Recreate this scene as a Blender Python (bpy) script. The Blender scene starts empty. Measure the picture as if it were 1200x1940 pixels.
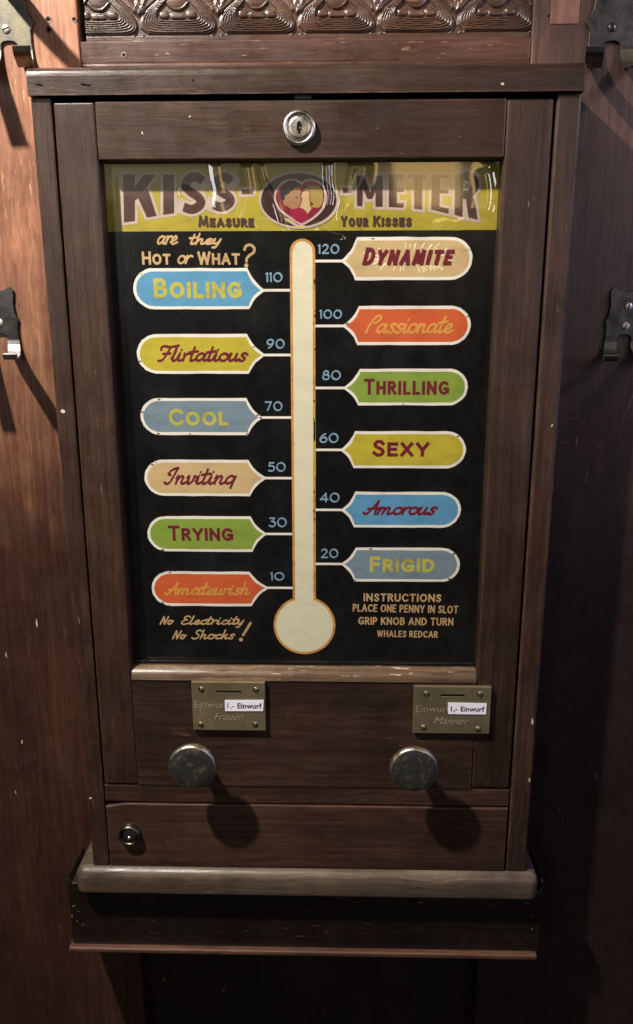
import bpy, bmesh, math, random
import numpy as np
from mathutils import Vector, Matrix

random.seed(7)
rng = np.random.RandomState(11)
S = bpy.context.scene
COL = S.collection
R = math.radians

# ------------------------------------------------------------------ camera
D = 0.80                                   # lens to the cabinet's front (Y = 0)
PITCH, YAW, ROLL = 0.24042, -0.02363, -0.0016
FPX, CX, CY = 1457.0, 600.0, 970.0
cp, sp = math.cos(PITCH), math.sin(PITCH)
cyw, syw = math.cos(YAW), math.sin(YAW)
FWD = Vector((syw * cp, cyw * cp, -sp))
_r = Vector((cyw, -syw, 0.0)); _u = _r.cross(FWD)
RT = math.cos(ROLL) * _r + math.sin(ROLL) * _u
UP = -math.sin(ROLL) * _r + math.cos(ROLL) * _u
cam_d = bpy.data.cameras.new('camera')
cam = bpy.data.objects.new('camera', cam_d); COL.objects.link(cam)
cam.matrix_world = Matrix(((RT.x, UP.x, -FWD.x, 0), (RT.y, UP.y, -FWD.y, -D), (RT.z, UP.z, -FWD.z, 0), (0, 0, 0, 1)))
cam_d.sensor_fit = 'VERTICAL'; cam_d.sensor_height = 36.0; cam_d.lens = FPX / 1940.0 * 36.0
cam_d.clip_start = 0.02; cam_d.clip_end = 100.0
S.camera = cam


def at(px, py, Y):
    """world X, Z of a photograph pixel on the upright plane at depth Y"""
    px = float(px); py = float(py)
    d = (px - CX) / FPX * RT - (py - CY) / FPX * UP + FWD
    t = (Y + D) / d.y
    return d.x * t, d.z * t


# ------------------------------------------------------------------ light
world = bpy.data.worlds.new('World'); S.world = world; world.use_nodes = True
bg = world.node_tree.nodes['Background']
bg.inputs['Color'].default_value = (1.0, 0.93, 0.9, 1); bg.inputs['Strength'].default_value = 0.022


def aim(o, target):
    d = Vector(target) - o.location
    o.rotation_euler = d.to_track_quat('-Z', 'Y').to_euler()


def lamp(name, kind, loc, energy, color, target=None, **kw):
    l = bpy.data.lights.new(name, kind); l.energy = energy; l.color = color
    for k, v in kw.items(): setattr(l, k, v)
    o = bpy.data.objects.new(name, l); COL.objects.link(o); o.location = loc
    if target: aim(o, target)
    return o


lamp('ceiling_spot', 'SPOT', (-0.74, -0.62, 1.02), 205, (1.0, 0.93, 0.83), (-0.45, 0.0, 0.24),
     spot_size=R(69), spot_blend=0.62, shadow_soft_size=0.026)
lamp('side_lamp', 'SPOT', (1.05, -0.50, 0.66), 18, (1.0, 0.86, 0.84), (0.30, 0.07, 0.26), spot_size=R(62), spot_blend=1.0, shadow_soft_size=0.06)
lamp('blue_neon', 'AREA', (1.2, -0.22, 0.1), 3.2, (0.34, 0.38, 1.0), (0.2, 0, 0), shape='RECTANGLE', size=0.06, size_y=0.9)
lamp('blue_bulb', 'POINT', (1.7, -2.0, 0.56), 9.0, (0.16, 0.18, 1.0), shadow_soft_size=0.09)
lamp('room_lamp', 'AREA', (-1.60, -3.2, 0.62), 8.5, (1.0, 0.96, 0.92), (0, 0, 0.1), shape='RECTANGLE', size=0.30, size_y=0.95)
lamp('room_bulb', 'AREA', (1.80, -3.0, 0.62), 8.0, (1.0, 0.96, 0.94), (0, 0, 0.1), shape='RECTANGLE', size=0.28, size_y=0.95)
lamp('film_glint_light', 'POINT', (-0.35, -2.3, 1.55), 4.0, (1.0, 0.94, 0.84), shadow_soft_size=0.07)  # added light, there to glint on the film's slanting wrinkles
lamp('far_film_glint_light', 'POINT', (0.95, -2.6, 1.45), 3.0, (1.0, 0.94, 0.84), shadow_soft_size=0.07)  # second added light for the same wrinkle glints
lamp('warm_patch_light', 'AREA', (0.44, -3.2, 0.76), 1.1, (1.0, 0.62, 0.2), (0.1, 0, 0.12), shape='RECTANGLE', size=0.22, size_y=0.40)  # added light, mirrored as an orange patch in the film
lamp('film_veil_light', 'AREA', (-0.2, -4.0, 0.98), 2.6, (1.0, 0.87, 0.62), (0, 0, 0.12), shape='RECTANGLE', size=2.6, size_y=0.55)  # added unseen panel, lays a pale reflected veil over the header

S.view_settings.view_transform = 'Standard'; S.view_settings.look = 'None'
S.view_settings.exposure = 0.0; S.view_settings.gamma = 1.0
S.view_settings.use_curve_mapping = False
S.render.engine = 'CYCLES'
S.cycles.max_bounces = 6; S.cycles.transparent_max_bounces = 8
try:
    S.cycles.use_denoising = True
except Exception:
    pass


# ------------------------------------------------------------------ materials
def lin(r, g, b):
    f = lambda c: (c / 255 / 12.92) if c / 255 <= 0.04045 else ((c / 255 + 0.055) / 1.055) ** 2.4
    return (f(r), f(g), f(b), 1)


class NT:
    def __init__(s, name):
        s.m = bpy.data.materials.new(name); s.m.use_nodes = True
        s.t = s.m.node_tree; s.b = s.t.nodes['Principled BSDF']; s.out = s.t.nodes['Material Output']

    def n(s, kind, **kw):
        x = s.t.nodes.new(kind)
        for k, v in kw.items(): setattr(x, k, v)
        return x

    def l(s, a, b): s.t.links.new(a, b)

    def noise(s, vec, scale, detail=4, rough=0.6):
        x = s.n('ShaderNodeTexNoise'); s.l(vec, x.inputs['Vector'])
        x.inputs['Scale'].default_value = scale; x.inputs['Detail'].default_value = detail
        x.inputs['Roughness'].default_value = rough
        return x.outputs['Fac']

    def ramp(s, fac, stops):
        x = s.n('ShaderNodeValToRGB'); s.l(fac, x.inputs['Fac'])
        e = x.color_ramp.elements
        while len(e) < len(stops): e.new(0.5)
        for i, (p, c) in enumerate(stops):
            e[i].position = p; e[i].color = c if len(c) == 4 else (*c, 1)
        return x.outputs['Color']

    def mix(s, fac, a, b, mode='MIX'):
        x = s.n('ShaderNodeMix', data_type='RGBA', blend_type=mode)
        for v, i in ((fac, 0), (a, 6), (b, 7)):
            if hasattr(v, 'links'): s.l(v, x.inputs[i])
            else: x.inputs[i].default_value = v
        return x.outputs[2]

    def coords(s, scale=(1, 1, 1)):
        tc = s.n('ShaderNodeTexCoord'); oi = s.n('ShaderNodeObjectInfo')
        mul = s.n('ShaderNodeMath', operation='MULTIPLY'); s.l(oi.outputs['Random'], mul.inputs[0]); mul.inputs[1].default_value = 7.3
        add = s.n('ShaderNodeVectorMath', operation='ADD'); s.l(tc.outputs['Object'], add.inputs[0]); s.l(mul.outputs[0], add.inputs[1])
        mp = s.n('ShaderNodeMapping'); s.l(add.outputs[0], mp.inputs['Vector']); mp.inputs['Scale'].default_value = scale
        return add.outputs[0], mp.outputs['Vector']

    def mapped(s, vec, scale):
        mp = s.n('ShaderNodeMapping'); s.l(vec, mp.inputs['Vector']); mp.inputs['Scale'].default_value = scale
        return mp.outputs['Vector']

    def bump(s, h, strength, dist):
        x = s.n('ShaderNodeBump'); s.l(h, x.inputs['Height'])
        x.inputs['Strength'].default_value = strength; x.inputs['Distance'].default_value = dist
        s.l(x.outputs['Normal'], s.b.inputs['Normal'])


def wood(name, dark, mid, light, axis, rough=0.42, wear=0.0, wear_col=(0.5, 0.33, 0.2, 1), spec=0.4, bump=0.5, low_shade=None, edge=0.0):
    t = NT(name)
    a = {'X': 0, 'Y': 1, 'Z': 2}[axis]

    def sc(across, along):
        v = [across] * 3; v[a] = along; return tuple(v)
    base, big = t.coords(sc(9, 1.1))
    warp = t.noise(base, 14, 2)
    wv = t.n('ShaderNodeVectorMath', operation='SCALE'); 
    cmb = t.n('ShaderNodeCombineXYZ')
    for i in range(3):
        if i != a: t.l(warp, cmb.inputs[i])
    t.l(cmb.outputs[0], wv.inputs[0]); wv.inputs['Scale'].default_value = 0.011
    bw = t.n('ShaderNodeVectorMath', operation='ADD'); t.l(base, bw.inputs[0]); t.l(wv.outputs[0], bw.inputs[1])
    tone = t.noise(t.mapped(bw.outputs[0], sc(11, 1.6)), 1.0, 4, 0.6)
    streak = t.noise(t.mapped(bw.outputs[0], sc(170, 5)), 1.0, 5, 0.65)
    fine = t.noise(t.mapped(bw.outputs[0], sc(520, 16)), 1.0, 3, 0.6)
    mixf = t.n('ShaderNodeMath', operation='MULTIPLY_ADD'); t.l(streak, mixf.inputs[0]); mixf.inputs[1].default_value = 0.55
    hb = t.n('ShaderNodeMath', operation='MULTIPLY'); t.l(tone, hb.inputs[0]); hb.inputs[1].default_value = 0.45
    t.l(hb.outputs[0], mixf.inputs[2])
    c = t.ramp(mixf.outputs[0], [(0.30, dark), (0.5, mid), (0.70, light)])
    pore = t.ramp(fine, [(0.30, (0.55, 0.52, 0.50)), (0.5, (1, 1, 1))])
    c = t.mix(0.75, c, pore, 'MULTIPLY')
    # soft dirty clouds
    dirt = t.ramp(t.noise(base, 8, 6, 0.72), [(0.32, (0.45, 0.43, 0.43)), (0.5, (0.9, 0.88, 0.87)), (0.68, (1.30, 1.24, 1.18))])
    c = t.mix(0.8, c, dirt, 'MULTIPLY')
    if edge:
        # rubbed arrises: varnish gone along the corners
        bv = t.n('ShaderNodeBevel', samples=4); bv.inputs['Radius'].default_value = 0.0022
        ng = t.n('ShaderNodeNewGeometry'); dp = t.n('ShaderNodeVectorMath', operation='DOT_PRODUCT')
        t.l(bv.outputs[0], dp.inputs[0]); t.l(ng.outputs['Normal'], dp.inputs[1])
        em = t.ramp(dp.outputs['Value'], [(0.80, (1, 1, 1)), (0.985, (0, 0, 0))])
        en = t.ramp(t.noise(t.mapped(base, sc(120, 30)), 1.0, 4, 0.7), [(0.44, (0, 0, 0)), (0.66, (edge,) * 3)])
        c = t.mix(t.mix(1.0, em, en, 'MULTIPLY'), c, wear_col)
    # no two boards took the stain alike
    oi2 = t.n('ShaderNodeObjectInfo')
    c = t.mix(1.0, c, t.ramp(oi2.outputs['Random'], [(0.0, (0.78, 0.80, 0.82)), (0.5, (1.0, 0.98, 0.96)), (1.0, (1.2, 1.15, 1.1))]), 'MULTIPLY')
    # small pale scuffs and chips
    ch = t.noise(t.mapped(base, sc(300, 40)), 1.0, 3, 0.6)
    chm = t.ramp(ch, [(0.72 - wear * 0.13, (0, 0, 0)), (0.745 - wear * 0.09, (1, 1, 1))])
    zone = t.ramp(t.noise(base, 12, 3), [(0.42, (0, 0, 0)), (0.66, (1, 1, 1))])
    wf = t.mix(1.0, chm, zone, 'MULTIPLY')
    c = t.mix(wf, c, wear_col)
    if low_shade:
        # dimming light painted into the colour: shaded low down, clear higher up
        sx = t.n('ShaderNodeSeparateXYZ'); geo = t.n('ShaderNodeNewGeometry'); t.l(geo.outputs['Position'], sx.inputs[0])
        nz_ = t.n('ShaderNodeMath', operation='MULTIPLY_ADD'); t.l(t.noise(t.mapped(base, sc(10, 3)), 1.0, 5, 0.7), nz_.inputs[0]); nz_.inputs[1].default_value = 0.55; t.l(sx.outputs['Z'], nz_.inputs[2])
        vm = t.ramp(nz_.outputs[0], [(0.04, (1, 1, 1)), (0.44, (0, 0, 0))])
        c = t.mix(vm, c, t.mix(0.72, t.mix(1.0, c, (0.4, 0.36, 0.4, 1), 'MULTIPLY'), low_shade))
    t.l(c, t.b.inputs['Base Color'])
    rr = t.ramp(t.noise(base, 22, 5, 0.7), [(0.3, (rough - 0.1,) * 3), (0.7, (rough + 0.16,) * 3)])
    t.l(rr, t.b.inputs['Roughness'])
    t.b.inputs['Specular IOR Level'].default_value = spec
    hs = t.n('ShaderNodeMath', operation='MULTIPLY_ADD'); t.l(streak, hs.inputs[0]); hs.inputs[1].default_value = 1.0; t.l(fine, hs.inputs[2])
    t.bump(hs.outputs[0], bump, 0.0004)
    return t.m


def paint(name, col, rough=0.35, var=0.12, spec=0.5, dust=0.0):
    t = NT(name)
    base, v = t.coords()
    d = tuple(x * (1 - var * 2.0) for x in col[:3]); h = tuple(min(1, x * (1 + var)) for x in col[:3])
    c = t.ramp(t.noise(t.mapped(base, (40, 40, 90)), 1.0, 5, 0.65), [(0.3, d), (0.52, col[:3]), (0.75, h)])
    if dust:
        sm = t.ramp(t.noise(base, 22, 6, 0.75), [(0.5, (0, 0, 0)), (0.85, (1, 1, 1))])
        k = t.mix(1.0, sm, (dust,) * 3 + (1,), 'MULTIPLY')
        c = t.mix(1.0, c, k, 'ADD')
    t.l(c, t.b.inputs['Base Color']); t.b.inputs['Roughness'].default_value = rough
    t.b.inputs['Specular IOR Level'].default_value = spec
    t.bump(t.noise(base, 260, 3), 0.15, 0.0003)
    return t.m


def metal(name, col, dark, rough, metallic=1.0, scale=60, lo=0.35, hi=0.6, bump=0.15):
    t = NT(name)
    base, v = t.coords()
    c = t.ramp(t.noise(base, scale, 6, 0.72), [(lo, dark), (hi, col)])
    t.l(c, t.b.inputs['Base Color'])
    rr = t.ramp(t.noise(base, scale * 1.7, 4), [(0.3, (rough - 0.08,) * 3), (0.7, (rough + 0.15,) * 3)])
    t.l(rr, t.b.inputs['Roughness']); t.b.inputs['Metallic'].default_value = metallic
    t.bump(t.noise(base, scale * 5, 3), bump, 0.0003)
    return t.m


M = {}
CAB = (lin(34, 23, 18), lin(54, 38.5, 31), lin(76, 56, 46))
CW = lin(138, 112, 92)
M['cab_x'] = wood('cabinet_wood_horizontal', *CAB, 'X', 0.35, 0.08, CW, edge=0.8)
M['cab_z'] = wood('cabinet_wood_vertical', *CAB, 'Z', 0.35, 0.08, CW, edge=0.8)
M['sill'] = wood('worn_sill_wood', lin(58, 44, 34), lin(100, 80, 62), lin(164, 142, 114), 'X', 0.26, 0.6, lin(206, 188, 158))
M['shelf'] = wood('shelf_wood', lin(60, 50, 43), lin(90, 78, 67), lin(120, 106, 92), 'X', 0.36, 0.3, lin(150, 130, 110))
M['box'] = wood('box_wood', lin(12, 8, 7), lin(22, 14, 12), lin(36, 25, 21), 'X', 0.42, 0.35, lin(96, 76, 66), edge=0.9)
M['lip'] = wood('lip_wood', lin(54, 37, 29), lin(82, 57, 44), lin(112, 82, 66), 'X', 0.42, 0.3, lin(160, 128, 104), edge=0.9)
M['stile_worn'] = wood('worn_stile_wood', lin(98, 63, 48), lin(142, 97, 74), lin(188, 139, 106), 'Z', 0.36, 0.72, lin(190, 146, 108), low_shade=lin(24, 14, 13))
M['stile_dark'] = wood('dark_stile_wood', lin(56, 39, 34), lin(74, 54, 47), lin(92, 70, 61), 'Z', 0.44, 0.25, lin(150, 120, 106), low_shade=lin(30, 19, 18))  # also carries the shade painted in low down
M['rail'] = wood('rail_wood', lin(50, 32, 27), lin(76, 50, 42), lin(102, 73, 62), 'X', 0.34, 0.7, lin(170, 138, 112), edge=0.6)
M['carve'] = wood('carved_wood', lin(42, 28, 22), lin(70, 50, 41), lin(98, 74, 60), 'X', 0.28, 0.6, lin(150, 112, 86), spec=0.7)
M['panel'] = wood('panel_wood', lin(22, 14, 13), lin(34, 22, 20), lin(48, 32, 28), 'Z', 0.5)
M['patch'] = wood('bare_patch_wood', lin(98, 68, 58), lin(122, 88, 76), lin(144, 110, 96), 'Z', 0.55)
M['void'] = paint('dark_gap', (0.004, 0.003, 0.003, 1), 0.8, 0.1, 0.1)
M['black'] = paint('black_enamel', (0.0045, 0.0045, 0.005, 1), 0.22, 0.2, 0.5, dust=0.006)
M['yellow_band'] = paint('yellow_enamel', lin(168, 152, 52), 0.35, 0.1)
M['brown_letter'] = paint('brown_lettering', lin(72, 46, 40), 0.4, 0.12)
M['white'] = paint('white_enamel', lin(236, 230, 220), 0.4, 0.08)
M['outline_pink'] = paint('pinkish_white_enamel', lin(186, 166, 154), 0.4, 0.08)
M['cream'] = paint('cream_enamel', lin(224, 218, 190), 0.35, 0.05)
M['orange_line'] = paint('orange_outline', lin(206, 146, 74), 0.45, 0.22)
M['blue'] = paint('sky_blue_enamel', lin(92, 152, 192), 0.35, 0.08)
M['yellow'] = paint('mustard_enamel', lin(190, 174, 56), 0.35, 0.08)
M['greyblue'] = paint('grey_blue_enamel', lin(120, 140, 154), 0.35, 0.1)
M['tan'] = paint('tan_enamel', lin(204, 176, 128), 0.35, 0.07)
M['green'] = paint('leaf_green_enamel', lin(134, 158, 64), 0.35, 0.08)
M['orange'] = paint('orange_enamel', lin(206, 94, 52), 0.35, 0.08)
M['maroon'] = paint('maroon_lettering', lin(112, 22, 44), 0.4, 0.1)
M['gold_text'] = paint('ochre_lettering', lin(218, 152, 72), 0.4, 0.1)
M['lime_text'] = paint('lime_lettering', lin(184, 178, 80), 0.4, 0.18)
M['num'] = paint('pale_blue_numerals', lin(128, 162, 186), 0.4, 0.1)
M['cream_text'] = paint('tan_lettering', lin(198, 162, 116), 0.4, 0.12)
M['crimson'] = paint('crimson_enamel', lin(150, 26, 60), 0.35, 0.15)
M['oval'] = paint('dark_maroon_enamel', lin(54, 30, 29), 0.35, 0.12)
M['wine'] = paint('wine_enamel', lin(124, 24, 50), 0.35, 0.15)
M['hair'] = paint('dark_hair_enamel', lin(16, 14, 13), 0.4)
M['skin'] = paint('skin_enamel', lin(160, 118, 84), 0.4, 0.06)
M['skin_pale'] = paint('pale_skin_enamel', lin(196, 164, 120), 0.4, 0.06)
M['blond'] = paint('blond_enamel', lin(156, 134, 68), 0.4, 0.08)
M['ray'] = paint('pale_ray_enamel', lin(244, 226, 186), 0.4, 0.05)
M['bare'] = paint('bare_wood_fleck', lin(196, 176, 150), 0.6, 0.2)
M['scratch'] = paint('scratched_varnish', lin(116, 88, 72), 0.6, 0.2)
M['chip'] = paint('chipped_paint', lin(120, 104, 72), 0.6, 0.3)
M['brass_plate'] = metal('dull_brass', (0.33, 0.265, 0.15, 1), (0.20, 0.16, 0.09, 1), 0.40, metallic=0.7, scale=18, lo=0.25, hi=0.75, bump=0.05)
M['engrave_dark'] = paint('engraving_shadow', (0.07, 0.058, 0.038, 1), 0.6)
M['engrave_glint'] = paint('engraving_glint', (0.42, 0.35, 0.22, 1), 0.35)  # glint on the cuts' lower edges, painted as a pale offset copy
M['screw'] = metal('brass_screw', (0.5, 0.42, 0.28, 1), (0.2, 0.16, 0.1, 1), 0.32, scale=160)
M['steel_screw'] = metal('nickel_screw', (0.8, 0.76, 0.66, 1), (0.5, 0.46, 0.38, 1), 0.35, metallic=0.6, scale=160)
M['nickel'] = metal('nickel', (0.70, 0.66, 0.60, 1), (0.42, 0.39, 0.35, 1), 0.26, scale=90)
M['knob_rim'] = metal('knurled_brass', (0.62, 0.56, 0.44, 1), (0.3, 0.26, 0.18, 1), 0.35, scale=70)
M['knob_face'] = metal('tarnished_brass', (0.11, 0.08, 0.045, 1), (0.018, 0.019, 0.017, 1), 0.62, metallic=0.2, scale=110, lo=0.52, hi=0.72, bump=0.3)
M['hook'] = metal('blued_steel', (0.085, 0.08, 0.078, 1), (0.03, 0.029, 0.028, 1), 0.36, metallic=0.85, scale=55, bump=0.3)
M['hook_worn'] = metal('patinated_steel', (0.12, 0.108, 0.072, 1), (0.06, 0.064, 0.068, 1), 0.42, metallic=0.75, scale=42, bump=0.3)
M['prong'] = metal('worn_prong_steel', (0.42, 0.42, 0.42, 1), (0.12, 0.12, 0.12, 1), 0.34, metallic=0.8, scale=50, lo=0.3, hi=0.6)
M['old_brass'] = metal('old_brass', (0.2, 0.17, 0.12, 1), (0.05, 0.045, 0.035, 1), 0.34, scale=90)
M['paper'] = paint('white_paper', lin(232, 230, 240), 0.6, 0.03)
M['ink'] = paint('black_ink', lin(24, 24, 34), 0.6, 0.05)
M['blue_ink'] = paint('blue_ink', lin(60, 70, 140), 0.6, 0.05)

t = NT('clear_acetate')
tr = t.n('ShaderNodeBsdfTransparent'); gl = t.n('ShaderNodeBsdfGlossy'); gl.inputs['Roughness'].default_value = 0.05
tr.inputs['Color'].default_value = (0.95, 0.95, 0.93, 1)
geo = t.n('ShaderNodeNewGeometry'); dt = t.n('ShaderNodeVectorMath', operation='DOT_PRODUCT')
t.l(geo.outputs['Normal'], dt.inputs[0]); t.l(geo.outputs['Incoming'], dt.inputs[1])
ab = t.n('ShaderNodeMath', operation='ABSOLUTE'); t.l(dt.outputs['Value'], ab.inputs[0])
om = t.n('ShaderNodeMath', operation='SUBTRACT'); om.inputs[0].default_value = 1.0; t.l(ab.outputs[0], om.inputs[1])
pw = t.n('ShaderNodeMath', operation='POWER'); t.l(om.outputs[0], pw.inputs[0]); pw.inputs[1].default_value = 5.0
fr = t.n('ShaderNodeMath', operation='MULTIPLY_ADD'); t.l(pw.outputs[0], fr.inputs[0]); fr.inputs[1].default_value = 0.92; fr.inputs[2].default_value = 0.08
mx = t.n('ShaderNodeMixShader'); t.l(fr.outputs[0], mx.inputs[0]); t.l(tr.outputs[0], mx.inputs[1]); t.l(gl.outputs[0], mx.inputs[2])
df = t.n('ShaderNodeBsdfDiffuse'); df.inputs['Color'].default_value = (0.75, 0.72, 0.66, 1)
tc = t.n('ShaderNodeTexCoord')
sm1 = t.ramp(t.noise(t.mapped(tc.outputs['Object'], (14, 14, 9)), 1.0, 7, 0.72), [(0.48, (0.001,) * 3), (0.74, (0.011,) * 3)])
mx2 = t.n('ShaderNodeMixShader'); t.l(sm1, mx2.inputs[0]); t.l(mx.outputs[0], mx2.inputs[1]); t.l(df.outputs[0], mx2.inputs[2])
t.l(mx2.outputs[0], t.out.inputs['Surface'])
M['film'] = t.m


SY = 0.0195                                # face of the painted sign


# ------------------------------------------------------------------ object helpers
def link(name, me, parent=None, label=None, kind=None):
    o = bpy.data.objects.new(name, me); COL.objects.link(o)
    if parent is not None: o.parent = parent
    if label: o['label'] = label
    if kind: o['kind'] = kind
    return o


def thing(name, label, cat, loc=(0, 0, 0), group=None):
    o = bpy.data.objects.new(name, None); COL.objects.link(o); o.empty_display_size = 0.05
    o.location = loc; o['label'] = label; o['category'] = cat
    if group: o['group'] = group
    return o


class MB:
    """collects faces with material slots, builds ONE mesh object"""
    def __init__(s): s.v = []; s.f = []; s.mi = []; s.mats = []; s.sm = []

    def slot(s, m):
        if m not in s.mats: s.mats.append(m)
        return s.mats.index(m)

    def add(s, verts, faces, m, smooth=False):
        b = len(s.v); s.v.extend([tuple(p) for p in verts]); k = s.slot(m)
        for f in faces:
            s.f.append(tuple(b + i for i in f)); s.mi.append(k); s.sm.append(smooth)

    def bm(s, bm, m, smooth=False):
        bm.verts.index_update()
        s.add([v.co[:] for v in bm.verts], [[v.index for v in f.verts] for f in bm.faces], m, smooth); bm.free()

    def box(s, x0, x1, y0, y1, z0, z1, m, bev=0.0012, seg=2):
        bm = bmesh.new(); bmesh.ops.create_cube(bm, size=1.0)
        for v in bm.verts:
            v.co = Vector(((x0 + x1) / 2 + v.co.x * (x1 - x0), (y0 + y1) / 2 + v.co.y * (y1 - y0), (z0 + z1) / 2 + v.co.z * (z1 - z0)))
        if bev: bmesh.ops.bevel(bm, geom=bm.edges[:], offset=bev, segments=seg, affect='EDGES', profile=0.5)
        s.bm(bm, m)

    def prism(s, poly, y0, y1, m, bev=0.0, seg=2):
        """poly in (x, z), extruded from y0 (front) to y1"""
        bm = bmesh.new()
        a = [bm.verts.new((x, y0, z)) for x, z in poly]; b = [bm.verts.new((x, y1, z)) for x, z in poly]
        n = len(poly)
        area = sum(poly[i][0] * poly[(i + 1) % n][1] - poly[(i + 1) % n][0] * poly[i][1] for i in range(n))
        fa = bm.faces.new(a); bm.faces.new(b[::-1])
        for i in range(n): bm.faces.new((a[(i + 1) % n], a[i], b[i], b[(i + 1) % n]))
        bmesh.ops.recalc_face_normals(bm, faces=bm.faces[:])
        if bev:
            es = [e for e in fa.edges]
            bmesh.ops.bevel(bm, geom=es, offset=bev, segments=seg, affect='EDGES', profile=0.5)
        ng = [f for f in bm.faces if len(f.verts) > 4]
        if ng: bmesh.ops.triangulate(bm, faces=ng)
        s.bm(bm, m)

    def sweep_x(s, prof, x0, x1, m, smooth=False):
        """profile in (y, z) run along x"""
        n = len(prof); v = [(x0, y, z) for y, z in prof] + [(x1, y, z) for y, z in prof]
        f = [(i, (i + 1) % n, n + (i + 1) % n, n + i) for i in range(n)]
        bm = bmesh.new(); vs = [bm.verts.new(p) for p in v]
        for q in f: bm.faces.new([vs[i] for i in q])
        bm.faces.new(vs[:n][::-1]); bm.faces.new(vs[n:])
        bmesh.ops.recalc_face_normals(bm, faces=bm.faces[:])
        ng = [q for q in bm.faces if len(q.verts) > 4]; bmesh.ops.triangulate(bm, faces=ng)
        s.bm(bm, m, smooth)

    def lathe(s, prof, c, m, n=48, smooth=True, teeth=0, amp=0.0):
        """profile of (radius, y) turned about the Y axis through c=(x, z)"""
        v = []; f = []
        for r, y in prof:
            for i in range(n):
                a = 2 * math.pi * i / n
                rr = r + (amp * (1 if (i % 2) else -1) if teeth and r > teeth else 0)
                v.append((c[0] + rr * math.cos(a), y, c[1] + rr * math.sin(a)))
        for k in range(len(prof) - 1):
            for i in range(n):
                j = (i + 1) % n; f.append((k * n + i, k * n + j, (k + 1) * n + j, (k + 1) * n + i))
        s.add(v, f, m, smooth)

    def poly2(s, pts, y, m):
        """flat painted outline facing the room, pts in (x, z)"""
        bm = bmesh.new(); vs = [bm.verts.new((x, y, z)) for x, z in pts]
        fc = bm.faces.new(vs); fc.normal_update()
        if fc.normal.y > 0: fc.normal_flip()
        bmesh.ops.triangulate(bm, faces=[fc], ngon_method='EAR_CLIP')
        s.bm(bm, m)

    def build(s, name, parent=None, label=None, origin=None, kind=None):
        me = bpy.data.meshes.new(name)
        o3 = Vector(origin) if origin else (parent_origin(parent) if parent else Vector())
        if parent is not None and parent.name.startswith('sign_panel'):
            s.v = [(x, SY - (SY - y) * 0.2, z) for x, y, z in s.v]      # coats of paint, a fraction of a millimetre each
        me.from_pydata([(x - o3.x, y - o3.y, z - o3.z) for x, y, z in s.v], [], s.f)
        for m in s.mats: me.materials.append(m)
        me.polygons.foreach_set('material_index', s.mi); me.polygons.foreach_set('use_smooth', s.sm)
        me.update()
        return link(name, me, parent, label, kind)


def parent_origin(o):
    p = Vector()
    while o is not None: p += Vector(o.location); o = o.parent
    return p


# ------------------------------------------------------------------ brush strokes and lettering
def catmull(pts, n=7):
    if len(pts) < 3: return pts
    P = [np.array(p, float) for p in pts]; P = [2 * P[0] - P[1]] + P + [2 * P[-1] - P[-2]]
    out = []
    for i in range(1, len(P) - 2):
        for k in range(n):
            u = k / n
            out.append(tuple(0.5 * ((2 * P[i]) + (-P[i - 1] + P[i + 1]) * u + (2 * P[i - 1] - 5 * P[i] + 4 * P[i + 1] - P[i + 2]) * u * u + (-P[i - 1] + 3 * P[i] - 3 * P[i + 1] + P[i + 2]) * u ** 3)))
    out.append(tuple(P[-2])); return out


class Layer:
    """hands out a slightly prouder coat of paint for each new brush stroke"""
    def __init__(s, y, step=0.00002): s.y = y; s.step = step

    def next(s): s.y -= s.step; return s.y


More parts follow.
